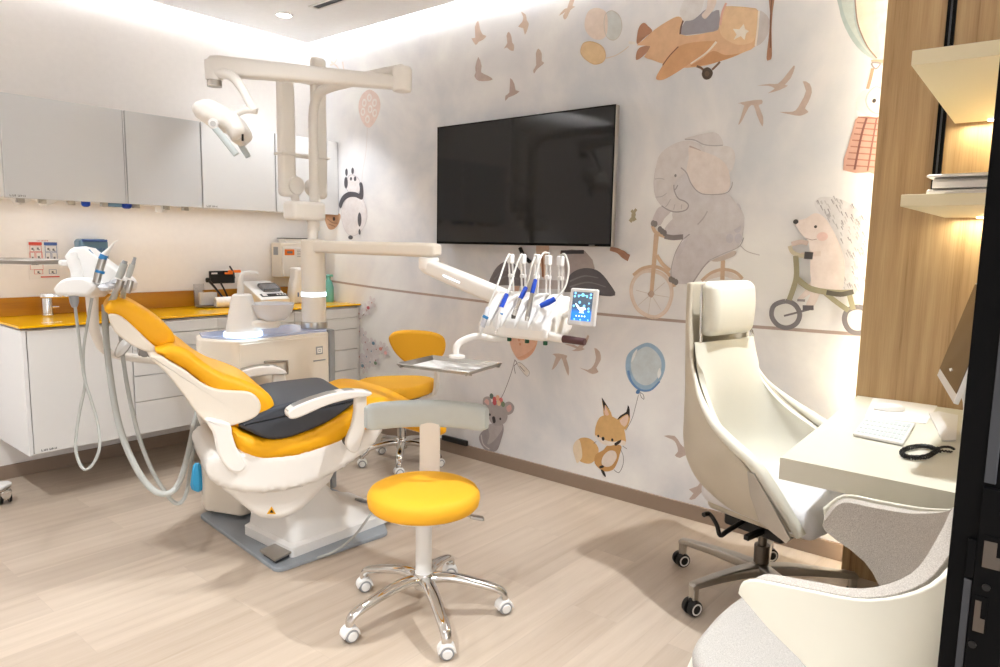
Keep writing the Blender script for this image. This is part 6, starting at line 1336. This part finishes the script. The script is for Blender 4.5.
# desk
DZ = .735
DP = [([(1.927,0.6007)][0][0], .598), (2.981, .648), (2.981, YF+.001), (1.925, YF+.001)]
t = empty('desk', 'cream desk with thick top fixed between the oak panel and the front wall', 'desk', (2.45, .35, 0))
bm = B(); prism(bm, DP, DZ-.062, DZ, 'z', .002, 2); obj('desk_top', bm, M['desk'], t)
bm = B(); box(bm, 2.2, 2.9, .10, .12, .0, DZ-.0625, .002); obj('modesty_panel', bm, M['desk'], t)
def onto(pts, z0, z1, name, m, lab, cat, r_=.0015, **k):
    bm = B(); prism(bm, pts, z0, z1, 'z', r_, 2); return single(name, bm, m, lab, cat, **k)
onto([(2.969,0.5899),(3.008,0.3796),(2.642,0.3618),(2.605,0.537)], DZ+.0005, DZ+.0022, 'mouse_pad', M['paper'], 'white mouse pad on the desk behind the keyboard', 'mouse pad')
kb = empty('keyboard', 'slim white keyboard on the near half of the desk', 'keyboard', (*[(2.387,0.4358)][0], DZ))
KP = [(2.573,0.5274),(2.581,0.3841),(2.283,0.3652),(2.301,0.5035)]
bm = B(); prism(bm, KP, DZ+.0025, DZ+.011, 'z', .002, 2); obj('body', bm, M['white'], kb)
bm = B(); K = [V((a, b, 0)) for a, b in KP]
def bl(u, v): 
    p = (K[0]*(1-u)+K[1]*u)*(1-v)+(K[3]*(1-u)+K[2]*u)*v; return (p.x, p.y)
for i in range(4):
    for j in range(11):
        u0, v0 = .04+j*.084, .1+i*.21; prism(bm, [bl(u0, v0), bl(u0+.068, v0), bl(u0+.068, v0+.16), bl(u0, v0+.16)], DZ+.0111, DZ+.0125, 'z')
obj('keys', bm, M['pale_grey'], kb)
bm = B(); Mm = T(*[(2.772,0.497)][0], DZ+.0022) @ RZ(-60)
rs = []
for z_, k in ((0, .9), (.004, 1), (.014, .95), (.022, .75), (.026, .4), (.0265, .05)): rs.append([Mm @ V((.052*k*cos(2*pi*i/32), .03*k*sin(2*pi*i/32), z_)) for i in range(32)])
rings(bm, rs); single('computer_mouse', bm, M['white'], 'white computer mouse on the mouse pad', 'mouse')
# monitor
ba, bb, ta_ = V([(2.798,0.366,0.8767)][0]), V((*[(2.263,0.2465)][0], .8745)), V([(2.913,0.3159,1.159)][0])
z_b = DZ+.12
mn = empty('computer_monitor', 'tilted flat monitor with white lower edge on the desk, partly behind the door jamb', 'monitor', (2.66, .3, DZ))
xa = (bb-ba); xa.z = 0; xa.normalize(); back = V((-xa.y, xa.x, 0)); back = back if back.y < 0 else -back
upn = (ta_-ba).normalized()
MM = frameM(ba, xa, upn); nz_ = MM.to_3x3() @ V((0, 0, 1))
W_m, H_m = .50, .335; sgn = 1 if (V((0, 0, 1.3))-ba).dot(nz_) > 0 else -1
bm = B(); rbox(bm, (W_m/2, H_m/2, -.008*sgn), (W_m, H_m, .014), .003, MM, 2); obj('casing', bm, M['gloss_white'], mn)
bm = B(); box(bm, .006, W_m-.006, .028, H_m-.006, *(sorted((-.0005*sgn, .0006*sgn))), Mx=MM); obj('screen', bm, M['screen2'], mn)
cb = MM @ V((W_m/2, .08, -.016*sgn)); fb = V((cb.x+back.x*.05, cb.y+back.y*.05, DZ+.002))
bm = B(); tube(bm, [cb, cb.lerp(fb, .5)+back*.02, fb], [.03, .028, .03], 16, 5, flat=.3); obj('stand', bm, M['white'], mn)
q = [(2.808,0.3784),(2.867,0.3597),(2.846,0.2973),(2.458,0.2554),(2.428,0.2873)]
bm = B(); prism(bm, q, DZ+.0002, DZ+.006, 'z', .002, 2); obj('stand_foot', bm, M['white'], mn)
# coiled cord
bm = B(); loop = [(a, b, DZ+.009) for a, b in [(2.284,0.244),(2.279,0.2771),(2.299,0.2996),(2.292,0.321),(2.252,0.342),(2.197,0.351),(2.15,0.339),(2.148,0.3146),(2.182,0.2915),(2.242,0.2814),(2.315,0.2748),(2.337,0.2582),(2.323,0.2442)]]
path = catmull(loop, 26); hel = []
for i, p in enumerate(path):
    t_ = (path[min(i+1, len(path)-1)]-path[max(i-1, 0)]).normalized(); s_ = V((-t_.y, t_.x, 0)); a = i*1.15; amp = .0055 if 20 < i < len(path)-60 else .002
    hel.append(p+s_*amp*cos(a)+V((0, 0, amp*sin(a))))
tube(bm, hel, .0024, 6, 1); single('phone_cord', bm, M['black'], 'black coiled telephone cord looped on the desk', 'cord')
# ------------------------------------------------------------------ office chair
oc = empty('office_chair', 'high-backed ivory leather swivel chair with headrest at the end of the desk', 'office chair', (2.57, .84, 0), R(-12))
BEV = lambda w, s=3: [('BEVEL', dict(width=w, segments=s, limit_method='ANGLE', angle_limit=R(50)))]
rim = [(.160, .245, 1.17), (.166, .24, 1.06), (.174, .225, .95), (.186, .20, .85), (.208, .145, .765), (.24, .07, .69), (.274, -.03, .625), (.298, -.13, .565), (.290, -.20, .49), (.265, -.26, .41)]
cen = [(.275, 1.17), (.272, 1.06), (.266, .95), (.26, .85), (.255, .76), (.25, .67), (.24, .58), (.215, .515), (.165, .45), (.08, .41)]
def shell_rows(rim, cen, off=0, nu=21, sub=4, a=0, b=None, p=3.0, shrink=1.0):
    b = len(rim) if b is None else b
    Rm = catmull(rim[a:b], sub); Cn = catmull([(0, y, z) for y, z in cen[a:b]], sub); rows = []
    for r_, c in zip(Rm, Cn):
        row = []
        for i in range(nu):
            u = -1+2*i/(nu-1); au = abs(u); s = sin(au*pi/2)**.9
            x = r_.x*shrink*math.copysign(s, u); y = r_.y+(c.y-r_.y)*(1-au**p)-off; z = c.z+(r_.z-c.z)*au**2.2
            row.append((x, y, z))
        rows.append(row)
    return rows
bm = B(); slab(bm, shell_rows(rim, cen, 0, sub=5), .020)
sh = obj('back_shell', bm, M['leather_dark'], oc, 75, world=False, mods=BEV(.006))
cen2 = [(y-.045-.02*sin(pi*min(1, max(0, (z-.45)/.6))), z) for y, z in cen]
bm = B(); rw = shell_rows(rim, cen2, .001, sub=5, a=2, b=10, shrink=.985, p=2.3); slab(bm, rw, -.022); obj('back_cushion', bm, M['leather'], oc, 75, world=False, mods=BEV(.013))
bm = B(); rbox(bm, (-.012, .205, 1.075), (.272, .07, .205), .03, seg=5, div=6, fn=lambda p: (p[0], p[1]-(.28*(p[0]*p[0]))-.012*(1-(p[2]/.1)**2), p[2])); obj('headrest', bm, M['leather'], oc, world=False)
for s in (-1, 1):
    bm = B(); tube(bm, [(s*.158, .215, 1.165), (s*.16, .212, 1.10), (s*.161, .208, 1.0), (s*.168, .20, .965), (s*.172, .2, .955)], [.005, .006, .006, .006, .005], 10); obj('headrest_bracket', bm, M['chrome'], oc, world=False, label='chrome headrest bracket')
    # bright metal front edge of the arm wing
    bm = B(); prism(bm, [(-.115, .575), (-.14, .575), (-.21, .49), (-.28, .40), (-.265, .382), (-.17, .42), (-.13, .50)], s*.316-.006, s*.316+.006, 'x', .003, 2); obj('arm_plate', bm, M['steel'], oc, world=False, label='bright metal arm plate')
    bm = B(); tube(bm, [(s*.196, .20, .84), (s*.222, .155, .77), (s*.262, .07, .70), (s*.284, -.02, .65), (s*.292, -.13, .59), (s*.285, -.21, .50), (s*.268, -.285, .40)], [.006, .010, .016, .021, .024, .024, .018], 16, 6, flat=.9); obj('arm_pad', bm, M['leather'], oc, world=False)
bm = B(); rbox(bm, (0, -.085, .425), (.50, .46, .10), .045, seg=6, div=5, fn=lambda p: (p[0]*(1-.12*max(0, p[1]/.23)), p[1], p[2]-.10*max(0, (-p[1]-.14))-.015*(1-abs(p[0])/.25)*(1 if p[2] > 0 else 0))); obj('seat', bm, M['seat_white'], oc, world=False)
bm = B(); rbox(bm, (0, -.06, .362), (.40, .38, .05), .022, seg=4, div=3, fn=lambda p: (p[0]*(1-.1*abs(p[1])/.25), p[1], p[2]+.09*max(0, (abs(p[0])-.1)))); obj('seat_pan', bm, M['leather_dark'], oc, world=False)
bm = B(); rbox(bm, (0, .0, .295), (.16, .24, .07), .012); rbox(bm, (.02, -.08, .325), (.22, .12, .025), .006); obj('tilt_mechanism', bm, M['black'], oc, world=False)
bm = B(); tube(bm, [(-.06, .03, .305), (-.15, .05, .275), (-.185, .06, .262), (-.195, .07, .30), (-.205, .095, .335), (-.235, .10, .338)], [.009, .009, .009, .008, .008, .009], 10, 4); rbox(bm, (-.08, -.04, .285), (.2, .022, .02), .005, T(0, 0, 0) @ RY(0)); obj('height_lever', bm, M['black'], oc, world=False, label='black cranked lever')
bm = B(); cyl(bm, (0, 0, .09), (0, 0, .2), .028, n=30); cyl(bm, (0, 0, .2), (0, 0, .29), .016, n=24); obj('gas_column', bm, M['darksteel'], oc, world=False)
bm = B(); lathe(bm, [(.02, .075), (.04, .08), (.044, .1), (.04, .125), (.03, .132)], 32); obj('base_hub', bm, M['steel'], oc, world=False)
for k in range(5):
    Mk = RZ(12+13+72*k)
    bm = B(); rs = []
    for s_, w_, z_, h_ in ((.02, .026, .105, .022), (.1, .024, .112, .019), (.2, .02, .113, .015), (.30, .017, .11, .012), (.335, .0165, .107, .011), (.343, .012, .104, .006)):
        rs.append([Mk @ V((s_, w_*math.copysign(abs(cos(a))**.35, cos(a)), z_+h_*math.copysign(abs(sin(a))**.35, sin(a)))) for a in [2*pi*i/24+.02 for i in range(24)]])
    rings(bm, rs); rbox(bm, (.328, 0, .078), (.024, .03, .05), .005, Mk); lg = obj('leg', bm, M['steel'], oc, world=False)
    Mc = Mk @ T(.333, 0, 0) @ RZ(-25-72*k-30+9*k)
    bm = B()
    for s_ in (-1, 1): cyl(bm, Mc @ V((0, s_*.005, .03)), Mc @ V((0, s_*.026, .03)), .03, .028, 32, .004)
    rbox(bm, (0, 0, .05), (.03, .012, .03), .004, Mc); w_ = obj('caster', bm, M['black'], lg, world=False, label='black twin caster')
    bm = B()
    for s_ in (-1, 1): lathe(bm, [(.0215, 0), (.0215, .0015), (.016, .0015), (.016, 0)], 28, Mc @ T(0, s_*.0258, .03) @ RX(-90*s_), cap=False)
    obj('caster_ring', bm, M['white'], lg, world=False, label='pale ring on the caster')
# ------------------------------------------------------------------ visitor armchair
va_ = empty('visitor_armchair', 'light grey fabric tub armchair with off-white shell in the near right corner', 'armchair', (1.54, .34, 0))
top = [(1.258, .452, .655), (1.25, .43, .69), (1.247, .33, .705), (1.262, .23, .715), (1.32, .155, .745), (1.42, .122, .79), (1.54, .112, .81), (1.66, .122, .79), (1.765, .16, .745), (1.82, .24, .71), (1.835, .33, .70), (1.832, .42, .695), (1.822, .462, .65)]
mid = [(1.240, .295, .56), (1.24, .27, .56), (1.246, .24, .56), (1.27, .195, .56), (1.335, .15, .565), (1.43, .13, .57), (1.54, .122, .575), (1.65, .13, .57), (1.75, .155, .565), (1.81, .205, .56), (1.832, .26, .56), (1.838, .305, .56), (1.84, .335, .56)]
bot = [(1.225, .22, .40), (1.228, .205, .40), (1.245, .185, .40), (1.285, .165, .40), (1.35, .155, .40), (1.44, .145, .40), (1.54, .14, .40), (1.64, .145, .40), (1.73, .16, .40), (1.79, .18, .40), (1.825, .21, .40), (1.845, .24, .40), (1.85, .265, .40)]
cT, cM, cB = catmull(top, 4), catmull(mid, 4), catmull(bot, 4)
def tub(grow=0, up_=0):
    rows = []
    for k in range(13):
        t = k/12; row = []
        for a, b, c in zip(cB, cM, cT):
            p = a*(1-t)*(1-2*t)+b*4*t*(1-t)+c*t*(2*t-1)
            q = V((p.x-1.54, p.y-.36, 0)); q = q.normalized() if q.length > 0 else q
            row.append(p-q*grow+V((0, 0, up_*t)))
        for j in range(len(row)):
            e = max(0, 1-(len(row)-1-j)/9)+.5*max(0, 1-j/9)
            row[j] = row[j]+V((0, (.05*math.exp(-((t-.74)/.17)**2)-.02*max(0, t-.9)/.1)*e, 0))
        rows.append(row)
    return rows
bm = B(); slab(bm, tub(0, .004), .010); obj('outer_shell', bm, M['shell'], va_, 75, mods=BEV(.0035))
bm = B(); slab(bm, tub(.0105 if 1 else 0), .001)
bm.free(); bm = B()
rI = tub(.0115); rO = tub(.046); 
P_ = rI; n_r, n_c = len(rI), len(rI[0]); a_ = grid(bm, rI); b_ = grid(bm, rO)
border = [(0, j) for j in range(n_c)]+[(i, n_c-1) for i in range(1, n_r)]+[(n_r-1, j) for j in range(n_c-2, -1, -1)]+[(i, 0) for i in range(n_r-2, 0, -1)]
for k in range(len(border)):
    (i, j), (p, q) = border[k], border[(k+1) % len(border)]; bm.faces.new((a_[i][j], a_[p][q], b_[p][q], b_[i][j]))
obj('inner_upholstery', bm, M['fabric'], va_, 75, mods=BEV(.012, 4))
seat = [(1.262, .22), (1.245, .36), (1.255, .455), (1.30, .53), (1.38, .585), (1.50, .60), (1.62, .60), (1.73, .58), (1.80, .54), (1.835, .45), (1.84, .34), (1.81, .22), (1.70, .17), (1.54, .16), (1.38, .17)]
bm = B(); prism(bm, seat, .408, .452, 'z', .02, 5, smooth=3, wfn=lambda p: (p.x, p.y, p.z-.25*max(0, p.y-.5)**1.2)); obj('seat_pad', bm, M['fabric_light'], va_)
ss = [(x+(x-1.54)*.035, y+(y-.38)*.035) for x, y in seat]
bm = B(); prism(bm, ss, .375, .409, 'z', .008, 3, smooth=3, wfn=lambda p: (p.x, p.y, p.z-.25*max(0, p.y-.5)**1.2)); obj('seat_shell', bm, M['shell'], va_)
bm = B(); hull(bm, [(.30, 1.44, 1.64, .28, .46, .06), (.34, 1.36, 1.72, .22, .50, .08), (.376, 1.28, 1.80, .18, .54, .1)]); obj('under_shell', bm, M['shell'], va_)
for x, y in ((1.32, .18), (1.76, .18), (1.34, .52), (1.74, .52)):
    bm = B(); cyl(bm, (x, y, 0), (1.54+(x-1.54)*.7, .36+(y-.36)*.7, .36), .009, .014, 16); obj('leg', bm, M['shell'], va_)
# ------------------------------------------------------------------ lights
LC = (.93, .97, 1)
for i, (x, y, w_, lab) in enumerate([(2.57, 3.88, 30, 'round recessed downlight in the ceiling near the corner'), (2.5, .6, 98, 'recessed ceiling downlight over the desk, out of the picture'), (-.1, 1.0, 105, 'recessed ceiling downlight beside the doorway, out of the picture'), (.07, 3.25, 62, 'recessed ceiling downlight left of the cabinets, out of the picture'), (1.3, 2.3, 18, 'recessed ceiling downlight over the patient chair, out of the picture')]):
    downlight(x, y, lab, w_, 74 if i == 1 else 84 if i == 0 else 96, (1.75, 1.35) if i == 1 else None)
area('cove_light', (2.97, 2.2, ZC+.07), (0, 90, 0), .05, 4.0, 66, LC)
area('cove_light', (.9, YW-.13, ZC+.07), (-90, 0, 0), 4.0, .05, 52, LC)
area('cove_light', (XB+.13, 2.2, ZC+.07), (0, -90, 0), .05, 4.0, 20, LC)  # added along the unseen side wall, for bounce fill up high
area('cove_light', (.9, YF+.13, ZC+.07), (90, 0, 0), 4.0, .05, 14, LC)  # added over the unseen front wall to bounce light onto the ceiling
area('doorway_fill', (.3, -1.3, 1.5), (90, 0, 0), 1.6, 2.2, 12, (.95, .97, 1))  # unseen fill lamp added behind the doorway to brighten room and ceiling
area('gap_light', (3.03, .61, 1.3), (-90, 0, 20), .03, 2.5, 2.5, (1, .98, .94))
area('shelf_light', (2.94, .25, zu-.006), (0, 0, 0), .02, .26, .7, (1, .94, .72))
area('shelf_light', (2.94, .25, zl-.006), (0, 0, 0), .02, .26, .7, (1, .94, .72))
area('under_counter_light', (2.1, 4.2, 1.478), (0, 0, 0), 1.9, .03, .8, (.93, .96, 1))
w = bpy.data.worlds.new('room_ambient'); SC.world = w; w.use_nodes = True
w.node_tree.nodes['Background'].inputs[0].default_value = (.95, .97, 1, 1); w.node_tree.nodes['Background'].inputs[1].default_value = .8
vs = SC.view_settings; vs.view_transform = 'Standard'; vs.look = 'None'; vs.exposure = .93; vs.gamma = 1; vs.use_curve_mapping = False
